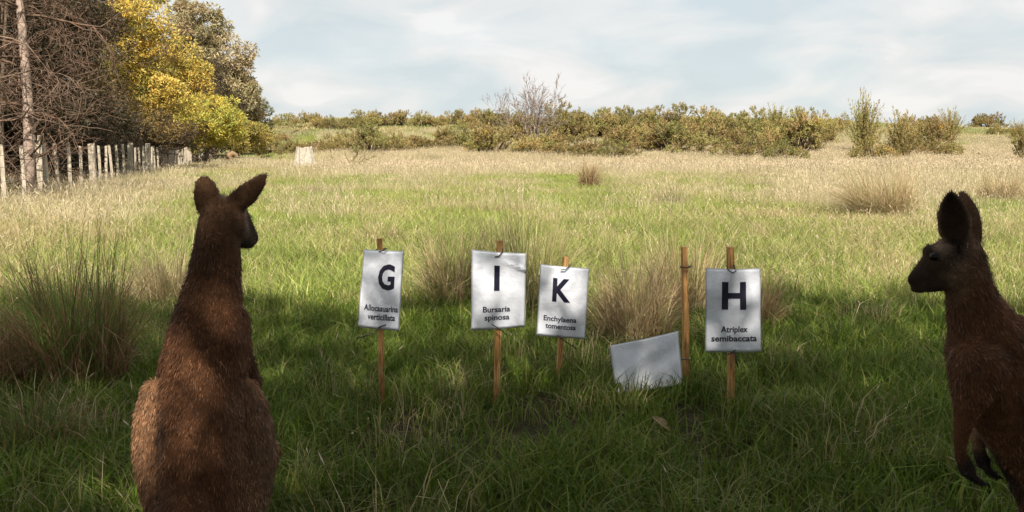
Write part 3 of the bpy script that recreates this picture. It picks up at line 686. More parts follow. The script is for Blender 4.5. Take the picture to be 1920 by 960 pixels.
# ------------------------------------------------------------------ plant signs
def text_mesh(body, size, bold):
    cu = bpy.data.curves.new('t', 'FONT'); cu.body = body; cu.size = 1; cu.offset = bold; cu.align_x = 'CENTER'; cu.resolution_u = 3
    o = bpy.data.objects.new('t', cu); C.objects.link(o); bpy.context.view_layer.update()
    me = bpy.data.meshes.new_from_object(o.evaluated_get(bpy.context.evaluated_depsgraph_get())); bpy.data.objects.remove(o)
    return me
def stake_obj(parent, top, bot, w=.025, seed=0):
    """square hardwood stake between two world points, inside parent's space"""
    top = Vector(top); bot = Vector(bot); ax = (top - bot); L = ax.length; bm = bmesh.new(); g = random.Random(seed)
    K = 9; rings = []
    for i in range(K):
        t = i / (K - 1); tw = .25 * (t - .5) + seed
        h = w / 2 * (1 + g.uniform(-.05, .05)); ox = .003 * math.sin(t * 5 + seed)
        rings.append([bm.verts.new((sx * h + ox, sy * h * .8, L * t)) for sx, sy in ((-1, -1), (1, -1), (1, 1), (-1, 1))])
    for i in range(K - 1):
        for j in range(4): bm.faces.new((rings[i][j], rings[i][(j + 1) % 4], rings[i + 1][(j + 1) % 4], rings[i + 1][j]))
    bm.faces.new(rings[-1]); bm.faces.new(rings[0][::-1])
    bmesh.ops.bevel(bm, geom=[e for e in bm.edges if abs((e.verts[0].co - e.verts[1].co).normalized().z) > .9], offset=.0015, segments=1, affect='EDGES')
    me = bpy.data.meshes.new('stake'); bm.to_mesh(me); bm.free()
    o = link('stake', me, M_stake, parent); o.location = bot - Vector(parent.location)
    q = ax.to_track_quat('Z', 'Y'); o.rotation_euler = q.to_euler(); return o
def sign(label, stake_px, d, sheet_px, sheet_d, words, bulge=.012, skew=0, blank=False, seed=0, tie_px=(), wave=.004, stake_yaw=.2):
    (u0, v0), (u1, v1) = stake_px
    top = P(u0, v0, d + .016); bot = P(u1, v1, d + .016)
    # carry the stake on into the ground
    ax = (top - bot).normalized(); bot2 = bot - ax * ((bot.z + .12) / ax.z)
    base = bot2.copy(); base.z = 0
    r = empty('plant_sign', base); st = stake_obj(r, top, bot2, .025, seed)
    st.rotation_euler.rotate_axis('Z', stake_yaw)
    A, B, Cc, D = [P(*px, dd) for px, dd in zip(sheet_px, sheet_d)]     # TL TR BR BL
    def surf(s, t):
        p = A * (1 - s) * (1 - t) + B * s * (1 - t) + Cc * s * t + D * (1 - s) * t
        k = bulge * (math.sin(math.pi * s) * (1 - .4 * t)) + skew * math.sin(math.pi * (t * 1.3 + s * .3)) + wave * math.sin(s * 7 + t * 5 + seed) * math.sin(t * 6 + seed * 2) \
            + wave * .6 * math.exp(-((s - .5) ** 2 + (t - .02) ** 2) / .02) * 3
        if seed == 2: k += .012 * max(0, 1 - abs((t - .10 - .22 * (s - .45)) / .035)) * (s > .45) * (s - .45) * 2.2
        return p + Vector((0, -k, 0))
    def nrm(s, t):
        e = .01; n = (surf(s + e, t) - surf(s - e, t)).cross(surf(s, t + e) - surf(s, t - e)).normalized()
        return n if n.y < 0 else -n
    def sheet(name, m0, x0, off, mt, n1=28, n2=36, th=.0006, parent=None):
        bm = bmesh.new(); G = [[bm.verts.new(surf(m0 + (1 - 2 * m0) * i / n1, x0 + (1 - 2 * x0) * j / n2) + nrm(m0 + (1 - 2 * m0) * i / n1, x0 + (1 - 2 * x0) * j / n2) * off - base) for j in range(n2 + 1)] for i in range(n1 + 1)]
        for i in range(n1):
            for j in range(n2): f = bm.faces.new((G[i][j], G[i + 1][j], G[i + 1][j + 1], G[i][j + 1])); f.smooth = True
        bmesh.ops.recalc_face_normals(bm, faces=bm.faces[:])
        bmesh.ops.solidify(bm, geom=bm.faces[:], thickness=th); me = bpy.data.meshes.new(name); bm.to_mesh(me); bm.free()
        return link(name, me, mt, parent or r)
    sh = sheet('sheet', .018, .013, .0009, M_paper, th=.0005)
    sheet('laminate_edge', .0, .0, 0, M_film, th=.0004, parent=sh)
    # writing
    if not blank:
        Wm, Hm = .215, .303
        for body, sc_, tc, wid, cap, bold in words:
            bm = bmesh.new()
            me = text_mesh(body, 1, bold); co = np.array([v.co[:] for v in me.vertices])
            mn, mxx = co.min(0), co.max(0); b2 = bmesh.new(); b2.from_mesh(me)
            bmesh.ops.triangulate(b2, faces=b2.faces[:]); bmesh.ops.subdivide_edges(b2, edges=b2.edges[:], cuts=3 if cap > .2 else 1, use_grid_fill=True)
            kx = wid / (mxx[0] - mn[0]); capu = .7; ky = cap / capu
            if len(body) == 1: ky = cap / (mxx[1] - mn[1]); y0 = mn[1]
            else: y0 = 0
            vm = {}
            for v in b2.verts:
                s = sc_ + (v.co.x - (mn[0] + mxx[0]) / 2) * kx; t = tc - (v.co.y - y0) * ky
                vm[v] = bm.verts.new(surf(s, t) + nrm(s, t) * .0019 - base)
            for f in b2.faces:
                try: bm.faces.new([vm[v] for v in f.verts])
                except Exception: pass
            b2.free()
            nm = 'letter' if len(body) == 1 else 'word'; me = bpy.data.meshes.new(nm); bm.to_mesh(me); bm.free(); link(nm, me, M_ink, sh)
    for pts in tie_px:
        T = Tubes(); T.add([P(*q) - base for q in pts], .0022, 6); link('cable_tie', T.mesh('cable_tie'), M_tie, r)
    tag(r, label, 'sign', 'plant name signs on stakes')
    return r
def tie_loop(u, v, d, w=15):      # loop round the stake and through the sheet
    return [(u - w * .55, v + 3, d - .012), (u - w * .2, v + 1, d - .02), (u + w * .4, v - 2, d - .02), (u + w * .75, v - 5, d - .002), (u + w * .7, v - 5, d + .03), (u - w * .6, v - 3, d + .033), (u - w * .75, v, d + .01), (u - w * .55, v + 3, d - .012)]
dG = 3.62
sign('sheet marked G on a stake, curled and turned to its side, leftmost sign', ((712, 447), (716, 778)), dG,
     [(683, 467), (758, 470), (748, 621), (670, 613)], [dG - .06, dG + .09, dG + .06, dG - .09],
     [('G', .60, .50, .40, .33, .03), ('Allocasuarina', .52, .77, .82, .075, .024), ('verticillata', .54, .88, .66, .075, .024)], .016, .006, seed=1,
     tie_px=(tie_loop(714, 471, dG - .004), [(716, 612, dG - .03), (704, 621, dG - .04), (690, 628, dG - .05), (669, 635, dG - .06)], [(700, 616, dG - .02), (722, 610, dG - .02), (724, 608, dG + .03), (705, 612, dG + .03)]))
dI = 3.64
sign('sheet marked I on a stake with a bright crease across its upper right corner', ((937, 451), (930, 772)), dI,
     [(884, 468), (987, 475), (984, 613), (883, 620)], [dI, dI + .0, dI + .01, dI - .01],
     [('I', .47, .50, .10, .325, .03), ('Bursaria', .47, .775, .50, .072, .024), ('spinosa', .48, .88, .46, .072, .024)], .012, .003, seed=2,
     tie_px=([(928, 482, dI - .024), (936, 480, dI - .028), (942, 473, dI - .024), (943, 466, dI), (941, 466, dI + .03), (929, 467, dI + .03)], [(922, 608, dI - .024), (932, 614, dI - .03), (942, 621, dI - .03), (950, 628, dI - .03)]))
dK = 3.93
sign('slightly tilted sheet marked K on the lowest stake, right of the I sign', ((1061, 482), (1047, 712)), dK,
     [(1013, 495), (1105, 503), (1097, 636), (1006, 629)], [dK, dK + .01, dK + .02, dK - .01],
     [('K', .46, .50, .37, .33, .035), ('Enchylaena', .46, .775, .67, .072, .024), ('tomentosa', .48, .88, .62, .072, .024)], .012, .003, seed=3,
     tie_px=([(1052, 506, dK - .024), (1060, 505, dK - .028), (1068, 500, dK - .02), (1069, 497, dK), (1066, 497, dK + .03), (1054, 499, dK + .03)], [(1045, 629, dK - .024), (1054, 636, dK - .03), (1068, 645, dK - .03), (1082, 655, dK - .03)]))
dH = 3.53
sign('sheet marked H on a stake, rightmost sign, hanging straight', ((1369, 463), (1371, 776)), dH,
     [(1323, 503), (1426, 503), (1428, 660), (1322, 661)], [dH, dH + .01, dH, dH - .01],
     [('H', .50, .485, .43, .33, .035), ('Atriplex', .51, .755, .48, .072, .024), ('semibaccata', .51, .865, .81, .072, .024)], .012, .003, seed=4,
     tie_px=([(1362, 498, dH + .0), (1366, 507, dH - .025), (1374, 512, dH - .028), (1380, 508, dH - .02), (1376, 497, dH - .0), (1377, 494, dH + .035), (1362, 494, dH + .035)], [(1364, 665, dH - .02), (1372, 661, dH - .028), (1379, 657, dH - .02), (1378, 655, dH + .03), (1364, 660, dH + .03)], [(1377, 660, dH - .01), (1380, 674, dH - .012), (1384, 690, dH - .012)]))
dF = 3.86
sign('blank fallen sheet slipped sideways into the grass beside its bare upright stake', ((1283, 463), (1286, 716)), dF,
     [(1142, 648), (1272, 620), (1281, 721), (1156, 741)], [dF - .10, dF - .02, dF - .04, dF - .14], [], .010, .002, blank=True, seed=5,
     tie_px=([(1276, 501, dF - .01), (1290, 502, dF - .015), (1298, 499, dF), (1292, 499, dF + .04), (1276, 499, dF + .04), (1276, 501, dF - .01)], [(1272, 673, dF - .03), (1284, 674, dF - .02), (1294, 674, dF), (1292, 673, dF + .04), (1278, 673, dF + .04)]))

# ------------------------------------------------------------------ kangaroos
class Body:
    def __init__(s): s.items = []; s.kd = []
    def sph(s, c, r, col, sc=(1, 1, 1)):
        s.items.append((Vector(c), r, sc)); 
        for dv in ((0, 0, 0), (r * .8, 0, 0), (-r * .8, 0, 0), (0, r * .8, 0), (0, -r * .8, 0), (0, 0, r * .8), (0, 0, -r * .8)):
            s.kd.append((Vector(c) + Vector(dv), col))
    def chain(s, pts, col, sc=(1, 1, 1)):
        """pts: (Vector, r)"""
        for (p0, r0), (p1, r1) in zip(pts, pts[1:]):
            p0 = Vector(p0); p1 = Vector(p1); L = (p1 - p0).length; n = max(2, int(L / (min(r0, r1) * .28)) + 1)
            for i in range(n):
                t = i / (n - 1); s.sph(p0.lerp(p1, t), r0 + (r1 - r0) * t, col, sc)
    def ear(s, base, tip, side, W, outc, inc, rimc, cup=.9, th=.007, rnd=.62):
        """cup shaped ear: opening faces side x axis"""
        base = Vector(base); tip = Vector(tip); ax = tip - base; L = ax.length; ax.normalize(); side = (Vector(side) - ax * Vector(side).dot(ax)).normalized(); opn = side.cross(ax)
        s.ears.append((base, ax, L, side, opn, W, cup, th, outc, inc, rimc, rnd))
    ears = None
def ear_bm(bm, base, ax, L, side, opn, W, cup, th, B, outc, inc, rimc, rnd):
    n1, n2 = 14, 18; I = []; O = []
    def pt(s, t, off):
        w = W * (math.sin(math.pi * min(1, (.16 + .84 * t) ** 1.05)) ** rnd if t < .995 else .12) * (1 - .1 * t)
        w = max(w, .1 * W)
        ang = s * cup * (1.25 - .55 * t)
        p = base + ax * (L * t) + side * (w * math.sin(ang) / max(math.sin(min(cup * (1.25 - .55 * t), 1.55)), .3)) - opn * (w * .9 * (math.cos(ang) - .3))
        nn = (-opn * math.cos(ang) + side * math.sin(ang)).normalized()
        return p + nn * off
    for i in range(n2 + 1):
        t = i / n2; ri = []; ro = []
        for j in range(n1 + 1):
            sj = -1 + 2 * j / n1; e = (1 - abs(sj) ** 4) * .6 + .4
            a = pt(sj, t, -th * .5 * e); b = pt(sj, t, th * .5 * e); ri.append(bm.verts.new(a)); ro.append(bm.verts.new(b))
            rim = abs(sj) > .93
            B.kd.append((a, rimc if rim else inc)); B.kd.append((b, rimc if rim else outc))
        I.append(ri); O.append(ro)
    for i in range(n2):
        for j in range(n1):
            bm.faces.new((I[i][j], I[i][j + 1], I[i + 1][j + 1], I[i + 1][j])); bm.faces.new((O[i][j + 1], O[i][j], O[i + 1][j], O[i + 1][j + 1]))
        bm.faces.new((O[i][0], I[i][0], I[i + 1][0], O[i + 1][0])); bm.faces.new((I[i][n1], O[i][n1], O[i + 1][n1], I[i + 1][n1]))
    for j in range(n1):
        bm.faces.new((I[0][j + 1], I[0][j], O[0][j], O[0][j + 1])); bm.faces.new((I[n2][j], I[n2][j + 1], O[n2][j + 1], O[n2][j]))
def build_body(root, B, voxel=.0042, smooth=7, fur_n=70000, fur_len=None, flow=None, fname='fur'):
    bm = bmesh.new(); ico = bmesh.new(); bmesh.ops.create_icosphere(ico, subdivisions=2, radius=1); iv = [v.co.copy() for v in ico.verts]; fi = [[v.index for v in f.verts] for f in ico.faces]; ico.free()
    for c, r, sc in B.items:
        vs = [bm.verts.new(c + Vector((v.x * r * sc[0], v.y * r * sc[1], v.z * r * sc[2]))) for v in iv]
        for f in fi: bm.faces.new([vs[i] for i in f])
    for e in (B.ears or []):
        ear_bm(bm, *e[:8], B, *e[8:])
    me = bpy.data.meshes.new('body_raw'); bm.to_mesh(me); bm.free()
    o = bpy.data.objects.new('body_raw', me); C.objects.link(o)
    m = o.modifiers.new('r', 'REMESH'); m.mode = 'VOXEL'; m.voxel_size = voxel; m.use_smooth_shade = True
    m = o.modifiers.new('s', 'SMOOTH'); m.factor = .5; m.iterations = smooth
    bpy.context.view_layer.update(); dg = bpy.context.evaluated_depsgraph_get(); me2 = bpy.data.meshes.new_from_object(o.evaluated_get(dg)); bpy.data.objects.remove(o)
    kd = KDTree(len(B.kd))
    for i, (p, c) in enumerate(B.kd): kd.insert(p, i)
    kd.balance()
    nv = len(me2.vertices); co = np.empty(nv * 3); me2.vertices.foreach_get('co', co); co = co.reshape(-1, 3)
    nm = np.array([v.normal[:] for v in me2.vertices]); col = np.zeros((nv, 3))
    for i in range(nv):
        w = 0; c = np.zeros(3)
        for p, k, d in kd.find_n(Vector(co[i]), 12):
            q = 1 / (d + .009) ** 2; c += np.array(B.kd[k][1]) * q; w += q
        col[i] = c / w
    off = np.array(root.location)
    me2.vertices.foreach_set('co', (co - off).astype(np.float32).ravel())
    a = me2.color_attributes.new('col', 'FLOAT_COLOR', 'POINT'); c4 = np.ones((nv, 4), np.float32); c4[:, :3] = col * .8; a.data.foreach_set('color', c4.ravel())
    me2.name = 'body'; me2.materials.clear(); body = link('body', me2, M_skin, root)
    # fur strands
    g = np.random.default_rng(9); idx = g.integers(0, nv, fur_n); p = co[idx] + g.normal(0, voxel * .45, (fur_n, 3)); n = nm[idx]
    fl = np.array([flow(Vector(q)) for q in p]); tan = unit(fl - n * (fl * n).sum(1, keepdims=True) + g.normal(0, .16, (fur_n, 3)))
    ln = np.array([fur_len(Vector(q)) for q in p]) * g.uniform(.6, 1.3, fur_n)
    lift = g.uniform(.12, .38, (fur_n, 1)); d = unit(tan + n * lift)
    side = unit(np.cross(d, n + g.normal(0, .4, (fur_n, 3)))); w = .0011 * g.uniform(.6, 1.2, (fur_n, 1)) * np.clip(ln[:, None] / .018, .5, 1)
    p0 = p - n * .0015; p1 = p + d * (ln * .55)[:, None]; p2 = p + (d * .95 - n * lift * .3) * ln[:, None]
    V = np.stack([p0 - side * w, p0 + side * w, p1 + side * w * .8, p1 - side * w * .8, p2], 1).reshape(-1, 3) - off
    k = np.arange(fur_n) * 5; loops = np.stack([k, k + 1, k + 2, k + 3, k + 3, k + 2, k + 4], -1).ravel(); starts = np.stack([np.arange(fur_n) * 7, np.arange(fur_n) * 7 + 4], -1).ravel()
    clump = (1 + .22 * np.sin(p[:, 0] * 23 + 2 * np.sin(p[:, 2] * 17)) * np.sin(p[:, 2] * 19 + p[:, 1] * 30)) * (1 + .28 * np.sin(p[:, 0] * 95 + 3 * np.sin(p[:, 2] * 40)) * np.sin(p[:, 2] * 60 + 2 * np.sin(p[:, 1] * 70)))
    fc = col[idx] * g.uniform(.5, 1.45, (fur_n, 1)) * clump[:, None]
    fc = np.where(g.uniform(size=(fur_n, 1)) < .12, fc * 1.9 + .015, fc)
    me = mesh_np(fname, V, loops, starts, np.repeat(fc, 5, 0)); link('fur', me, M_fur, body)
    return body
M_skin = mat('short_coat', attr=True, rough=.9, noise=(60, .7, 1.2), spec=.1)
M_fur = mat('fur_strands', attr=True, rough=.6, spec=.25, trans=.15)
M_eye = mat('eye', (.006, .004, .003), rough=.3, spec=.25)
M_claw = mat('claw', (.02, .017, .015), rough=.35, spec=.5)
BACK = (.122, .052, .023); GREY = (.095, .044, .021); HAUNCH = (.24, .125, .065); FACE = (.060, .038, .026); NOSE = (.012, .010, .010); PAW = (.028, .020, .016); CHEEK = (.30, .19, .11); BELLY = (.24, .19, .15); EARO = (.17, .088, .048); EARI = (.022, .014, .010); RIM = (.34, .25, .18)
def hand(B, claws, wrist, direction, palmn, size=1.0, col=PAW, spread=.8):
    """forepaw: palm with five unequal bent digits and claws"""
    wrist = Vector(wrist); d = Vector(direction).normalized(); nn = Vector(palmn).normalized(); sd = d.cross(nn).normalized()
    B.chain([(wrist, .013 * size), (wrist + d * .03 * size, .016 * size)], col)
    for k, (o, L) in enumerate(zip((-1.3, -.62, 0, .62, 1.2), (.026, .034, .038, .034, .027))):
        b = wrist + d * .034 * size + sd * o * .0105 * size; L *= size
        m = b + (d * .9 + sd * o * .25 * spread + nn * .15).normalized() * L * .5; e = m + (d * .7 + sd * o * .15 + nn * .7).normalized() * L * .5
        B.chain([(b, .0062 * size), (m, .0056 * size), (e, .0048 * size)], col)
        claws.append((e, (d * .35 + nn * .9).normalized(), .016 * size))
def claws_obj(root, body, claws):
    T = Tubes()
    for e, d, L in claws:
        T.add([e - root.location, e + d * L * .5 - root.location, e + d * L + Vector((0, 0, -.003)) - root.location], [.0032, .0024, .0004], 6)
    link('claws', T.mesh('claws'), M_claw, body)
def eye_obj(root, body, c, r=.0085):
    bm = bmesh.new(); bmesh.ops.create_uvsphere(bm, u_segments=20, v_segments=14, radius=r)
    for f in bm.faces: f.smooth = True
    me = bpy.data.meshes.new('eye'); bm.to_mesh(me); bm.free(); o = link('eye', me, M_eye, body); o.location = Vector(c) - root.location
def leg_pair(B, claws, hip, fwd, right, wid, ground=0.0, sgn=(1, -1), thick=1.0, col=GREY, foot_len=.30, kn=.17):
    """hind shanks, hocks and long feet flat on the ground"""
    for s in sgn:
        f = Vector(fwd); r = Vector(right) * s
        knee = Vector(hip) + f * kn + r * wid * 1.05 + Vector((0, 0, .02)); hock = Vector(hip) + f * -.03 + r * wid * .95; hock.z = .085
        B.chain([(Vector(hip) + r * wid * .6 + f * .02, .085 * thick), (Vector(hip) + r * wid * .85 + f * .08 + Vector((0, 0, .01)), .078 * thick), (knee, .05 * thick)], HAUNCH, (.85, 1, 1) if abs(f.y) > .5 else (1, .85, 1))
        B.chain([(knee, .045 * thick), (hock.lerp(knee, .5), .03 * thick), (hock, .024)], col)
        B.chain([(hock, .026), (hock - f * .01 + Vector((0, 0, -.045)), .026), (hock + f * .12 + Vector((0, 0, -.06)), .021), (hock + f * (foot_len - .06) + Vector((0, 0, -.064)), .019)], FACE)
        toe = hock + f * foot_len + Vector((0, 0, -.068))
        B.chain([(hock + f * (foot_len - .06) + Vector((0, 0, -.064)), .018), (toe, .013)], PAW); B.chain([(hock + f * (foot_len - .08) + r * .016 + Vector((0, 0, -.066)), .013), (hock + f * (foot_len - .03) + r * .024 + Vector((0, 0, -.07)), .009)], PAW)
        claws.append((toe, (f * .9 + Vector((0, 0, -.3))).normalized(), .03)); claws.append((hock + f * (foot_len - .03) + r * .024 + Vector((0, 0, -.07)), f, .018))

def kangaroo_left():
    D = 2.2; k = D / F
    root = empty('kangaroo', (P(383, 800, D + .05).x, D, 0)); B = Body(); B.ears = []; cl = []
    def q(u, v, r, dd=0): return (P(u, v, D + dd), r * k)
    B.chain([q(382, 1000, 84, -.03), q(382, 930, 88, -.03), q(381, 860, 88, -.03), q(380, 790, 85, -.02), q(380, 735, 83, .0), q(382, 690, 82, .02)], BACK, (1, .9, 1))
    B.chain([q(382, 690, 86, .02), q(386, 640, 76, .035), q(391, 600, 68, .05), q(398, 550, 58, .065), q(404, 505, 48, .075)], BACK, (1, .85, 1))
    B.chain([q(404, 505, 51, .075), q(408, 460, 45, .08), q(410, 425, 42, .085), q(414, 402, 38, .09)], GREY)
    for uu, ww in ((358, .0), (424, .0)): B.chain([q(uu, 590, 30, .02), q(uu, 640, 34, .0), q(uu + (382 - uu) * .2, 690, 30, .0)], BACK)
    B.chain([q(444, 600, 26, .05), q(449, 655, 24, .04), q(448, 705, 18, .06)], BACK)
    # head turned to the right and away
    B.chain([q(414, 402, 39, .09), q(432, 410, 34, .115), q(447, 419, 28, .145), q(459, 435, 23, .175), q(468, 446, 18.5, .2)], FACE)
    B.chain([q(440, 432, 27, .11), q(456, 447, 20, .15), q(466, 454, 14, .19)], FACE)
    B.sph(*q(474, 446, 13, .212), NOSE); B.sph(*q(467, 459, 9, .20), NOSE)
    B.sph(*q(436, 425, 27, .085), GREY); B.sph(*q(449, 428, 20, .11), (.30, .24, .18))
    B.sph(*q(456, 402, 12, .15), FACE)
    # chest, belly forward
    B.chain([q(384, 850, 88, .06), q(388, 760, 82, .07), q(392, 680, 70, .08)], BELLY)
    # haunches
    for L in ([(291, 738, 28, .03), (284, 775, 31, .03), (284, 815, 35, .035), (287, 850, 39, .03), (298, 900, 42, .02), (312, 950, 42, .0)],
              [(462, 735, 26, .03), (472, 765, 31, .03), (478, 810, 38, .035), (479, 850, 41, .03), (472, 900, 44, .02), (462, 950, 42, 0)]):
        B.chain([q(*p) for p in L], HAUNCH if L[0][0] < 383 else (.17, .092, .05), (.95, 1.25, 1))  # left haunch paler than the right: sunlight put into its coat colour
        B.chain([q(L[0][0] * .7 + 383 * .3, 800, 34, .05), q(L[3][0] * .7 + 383 * .3, 860, 46, .05), q(L[4][0] * .7 + 383 * .3, 930, 48, .03)], BACK)
    hip = P(383, 960, D + .0)
    leg_pair(B, cl, Vector((hip.x, D + .02, .20)), (0, 1, 0), (1, 0, 0), .094, thick=.78)
    # tail along the ground towards the camera
    x0 = hip.x
    B.chain([(Vector((x0, D - .06, .2)), .075), (Vector((x0 - .01, D - .2, .11)), .052), (Vector((x0 - .03, D - .38, .05)), .040), (Vector((x0 - .1, D - .62, .032)), .028), (Vector((x0 - .2, D - .82, .024)), .016)], BACK)
    # arms hang in front of the chest
    for s in (-1, 1):
        sh = P(392, 625, D + .12) + Vector((s * .06, 0, 0)); el = sh + Vector((s * .025, .055, -.13)); wr = el + Vector((-s * .02, .08, -.075))
        B.chain([(sh, .024), (el, .024), (wr, .014)], GREY); hand(B, cl, wr, (-s * .1, .35, -.9), (-s * .3, -.8, -.3))
    B.ear = B.ear
    B.ears = []
    B.ear(P(391, 396, D + .085), P(384, 328, D + .07), (-1, -.15, 0), .031, EARO, EARI, RIM, 1.0, .008, .33)
    B.ear(P(424, 396, D + .10), P(500, 324, D + .10), (-.55, -.5, .65), .030, EARO, EARI, RIM, .9, .008)
    nose = P(474, 446, D + .212); headc = P(420, 405, D + .1)
    def flow(p):
        if (p - headc).length < .085 and p.x > headc.x - .01 and p.z < headc.z + .035: return (p - nose) + Vector((0, 0, .0))
        if p.z > headc.z + .02: return Vector((.3 * (p.x - headc.x) / .05, 0, .8))
        return Vector(((p.x - x0) * .8, -.25, -1))
    def fl(p):
        if (p - nose).length < .07: return .003
        if p.x > headc.x + .012 and p.z > headc.z - .12 and p.z < headc.z + .03: return .005
        if (p - headc).length < .07: return .009
        if p.z > headc.z + .03: return .005
        return .012
    body = build_body(root, B, fur_n=120000, fur_len=fl, flow=flow)
    eye_obj(root, body, P(463, 408, D + .155), .008); claws_obj(root, body, cl)
    T = Tubes()
    for i in range(6): T.add([P(466, 404 + i, D + .16) - root.location, P(470, 403 + i * .8, D + .165) - root.location, P(474, 406 + i * 1.3, D + .168) - root.location], [.0005, .0004, .0002], 4)
    link('eyelashes', T.mesh('eyelashes'), M_claw, body)
    tag(root, 'brown kangaroo seen from behind at the left, head turned right, one ear out sideways', 'kangaroo', 'kangaroos')
kangaroo_left()

def kangaroo_right():
    D = 2.1; k = D / F
    root = empty('kangaroo', (P(1950, 800, D).x, D, 0)); B = Body(); B.ears = []; cl = []
    def q(u, v, r, dd=0): return (P(u, v, D + dd), r * k)
    # skull and muzzle, facing left
    B.chain([q(1800, 478, 40), q(1782, 480, 38), q(1768, 484, 33), q(1752, 496, 27), q(1737, 508, 22.5), q(1724, 518, 18), q(1715, 524, 14)], FACE, (1, .85, 1))
    B.chain([q(1795, 505, 36), q(1770, 517, 30), q(1750, 526, 23), q(1733, 532, 17), q(1722, 537, 13.5)], FACE, (1, .8, 1))
    B.sph(*q(1712, 523, 10.5), NOSE, (1, 1.1, 1)); B.sph(*q(1716, 540, 9), FACE); B.sph(*q(1745, 472, 14), FACE, (1, 1.6, 1)); B.sph(*q(1725, 541, 10), FACE)
    B.sph(*q(1795, 505, 34, -.012), CHEEK); B.sph(*q(1790, 520, 28, -.015), CHEEK)
    # neck
    B.chain([q(1808, 480, 38), q(1812, 510, 42), q(1818, 545, 46), q(1828, 580, 52), q(1844, 620, 66), q(1856, 660, 80)], BACK, (1, .85, 1))
    # torso leaning back to the right
    B.chain([q(1856, 660, 82), q(1880, 720, 92), q(1922, 780, 92), q(1978, 850, 104), q(2030, 930, 118), q(2030, 990, 122)], BACK, (1, .85, 1))
    B.chain([q(1890, 640, 55), q(1925, 690, 75), q(1965, 770, 95), q(2010, 860, 115)], BACK, (1, .8, 1))
    # haunch and legs
    hip = P(2020, 960, D) + Vector((.10, 0, 0))
    for s in (-1, 1):
        B.chain([(Vector((hip.x + .01, D + s * .06, .26)), .12), (Vector((hip.x - .05, D + s * .09, .23)), .10), (Vector((hip.x - .10, D + s * .1, .19)), .065)], (.13, .06, .03) if s < 0 else GREY, (1, .6, 1))
    leg_pair(B, cl, Vector((hip.x, D, .2)), (-1, 0, 0), (0, 1, 0), .09, thick=.8, kn=.12)
    B.chain([(Vector((hip.x + .06, D, .2)), .08), (Vector((hip.x + .22, D, .1)), .055), (Vector((hip.x + .42, D + .02, .05)), .04), (Vector((hip.x + .66, D + .06, .03)), .027), (Vector((hip.x + .86, D + .1, .02)), .015)], BACK)
    # arms
    B.chain([q(1835, 690, 55, -.06), q(1822, 735, 36, -.075), q(1811, 775, 22, -.08), q(1803, 812, 15, -.08), q(1800, 845, 11, -.078), q(1802, 858, 10, -.076)], BACK)
    B.chain([q(1850, 690, 50, .06), q(1846, 745, 28, .07), q(1841, 790, 17, .065), q(1831, 822, 12, .06), q(1835, 845, 10, .055)], (.20, .11, .06))
    hand(B, cl, P(1803, 856, D - .074), (.42, 0, -.9), (.75, .1, .15), 1.1)
    hand(B, cl, P(1834, 842, D + .052), (.3, -.1, -.8), (.7, -.1, .1), 1.05)
    B.ear(P(1796, 462, D - .03), P(1781, 359, D - .035), (1, -.4, 0), .036, EARO, EARI, RIM, 1.0, .008)
    B.ear(P(1822, 462, D + .03), P(1799, 357, D + .045), (-1, -.3, 0), .032, EARO, EARI, RIM, 1.0, .008)
    nose = P(1712, 523, D); hc = P(1795, 490, D)
    def flow(p):
        if p.x < hc.x + .01 and p.z < hc.z + .055 and p.z > hc.z - .075: return (p - nose)
        if p.z > hc.z + .03: return Vector((0, 0, 1))
        return Vector((.35, 0, -1))
    ax1 = P(1858, 740, D)
    def fl(p):
        if p.x < ax1.x + .02 and p.z < ax1.z: return .0055
        if (p - nose).length < .06: return .003
        if (p - hc).length < .05: return .012
        if p.x < hc.x and p.z > hc.z - .08: return .006
        if p.z > hc.z + .05: return .005
        return .012
    body = build_body(root, B, fur_n=120000, fur_len=fl, flow=flow)
    eye_obj(root, body, P(1751, 481, D - .027), .009); eye_obj(root, body, P(1751, 481, D + .027), .009); claws_obj(root, body, cl)
    tag(root, 'dark brown kangaroo in profile at the right edge, facing left, paws hanging', 'kangaroo', 'kangaroos')
kangaroo_right()

def kangaroo_far():
    D = 78.0; k = D / F
    p = P(432, 306, D); zg = float(zfun(p.x, p.y)); root = empty('kangaroo', (p.x, D, zg)); B = Body(); B.ears = []; cl = []
    def q(u, v, r, dd=0): 
        w = P(u, v, D + dd); return (w, r * k)
    TAN = (.30, .20, .115)
    B.chain([q(431, 291, 5.6), q(436, 288, 5.0), q(440, 289, 3.4), q(443, 292, 2.2)], TAN); B.sph(*q(445, 294, 2.2), TAN); B.sph(*q(446.5, 296, 1.5), FACE)
    B.chain([q(430, 292, 5.8), q(433, 298, 3.6), q(428, 302, 1.7), q(429, 306, 1.2)], TAN, (1, 1.1, 1)); B.chain([q(429, 305.5, 1.2), q(435, 306, 1.0)], GREY)
    B.chain([q(430, 294, 4.0, .3), q(434, 299, 3.0, .3), q(431, 305.5, 1.2, .3)], TAN); B.chain([q(427, 294, 3), q(421, 302, 1.6), q(415, 305, .9)], GREY)
    B.chain([q(441, 292, 1.3), q(442, 299, .9), q(443, 304, .9)], TAN)
    B.ear(q(444, 292, 1)[0], q(446.5, 287, 1)[0], (1, .2, 0), 1.0 * k, TAN, TAN, TAN, .8, .03)
    B.ear(q(444, 292, 1, .1)[0], q(443.5, 286.5, 1, .1)[0], (1, .2, 0), 1.0 * k, TAN, TAN, TAN, .8, .03)
    build_body(root, B, voxel=.02, smooth=2, fur_n=4000, fur_len=lambda p: .03, flow=lambda p: Vector((0, 0, -1)))
    tag(root, 'tiny distant tan kangaroo bending by the far end of the fence', 'kangaroo', 'kangaroos')
kangaroo_far()

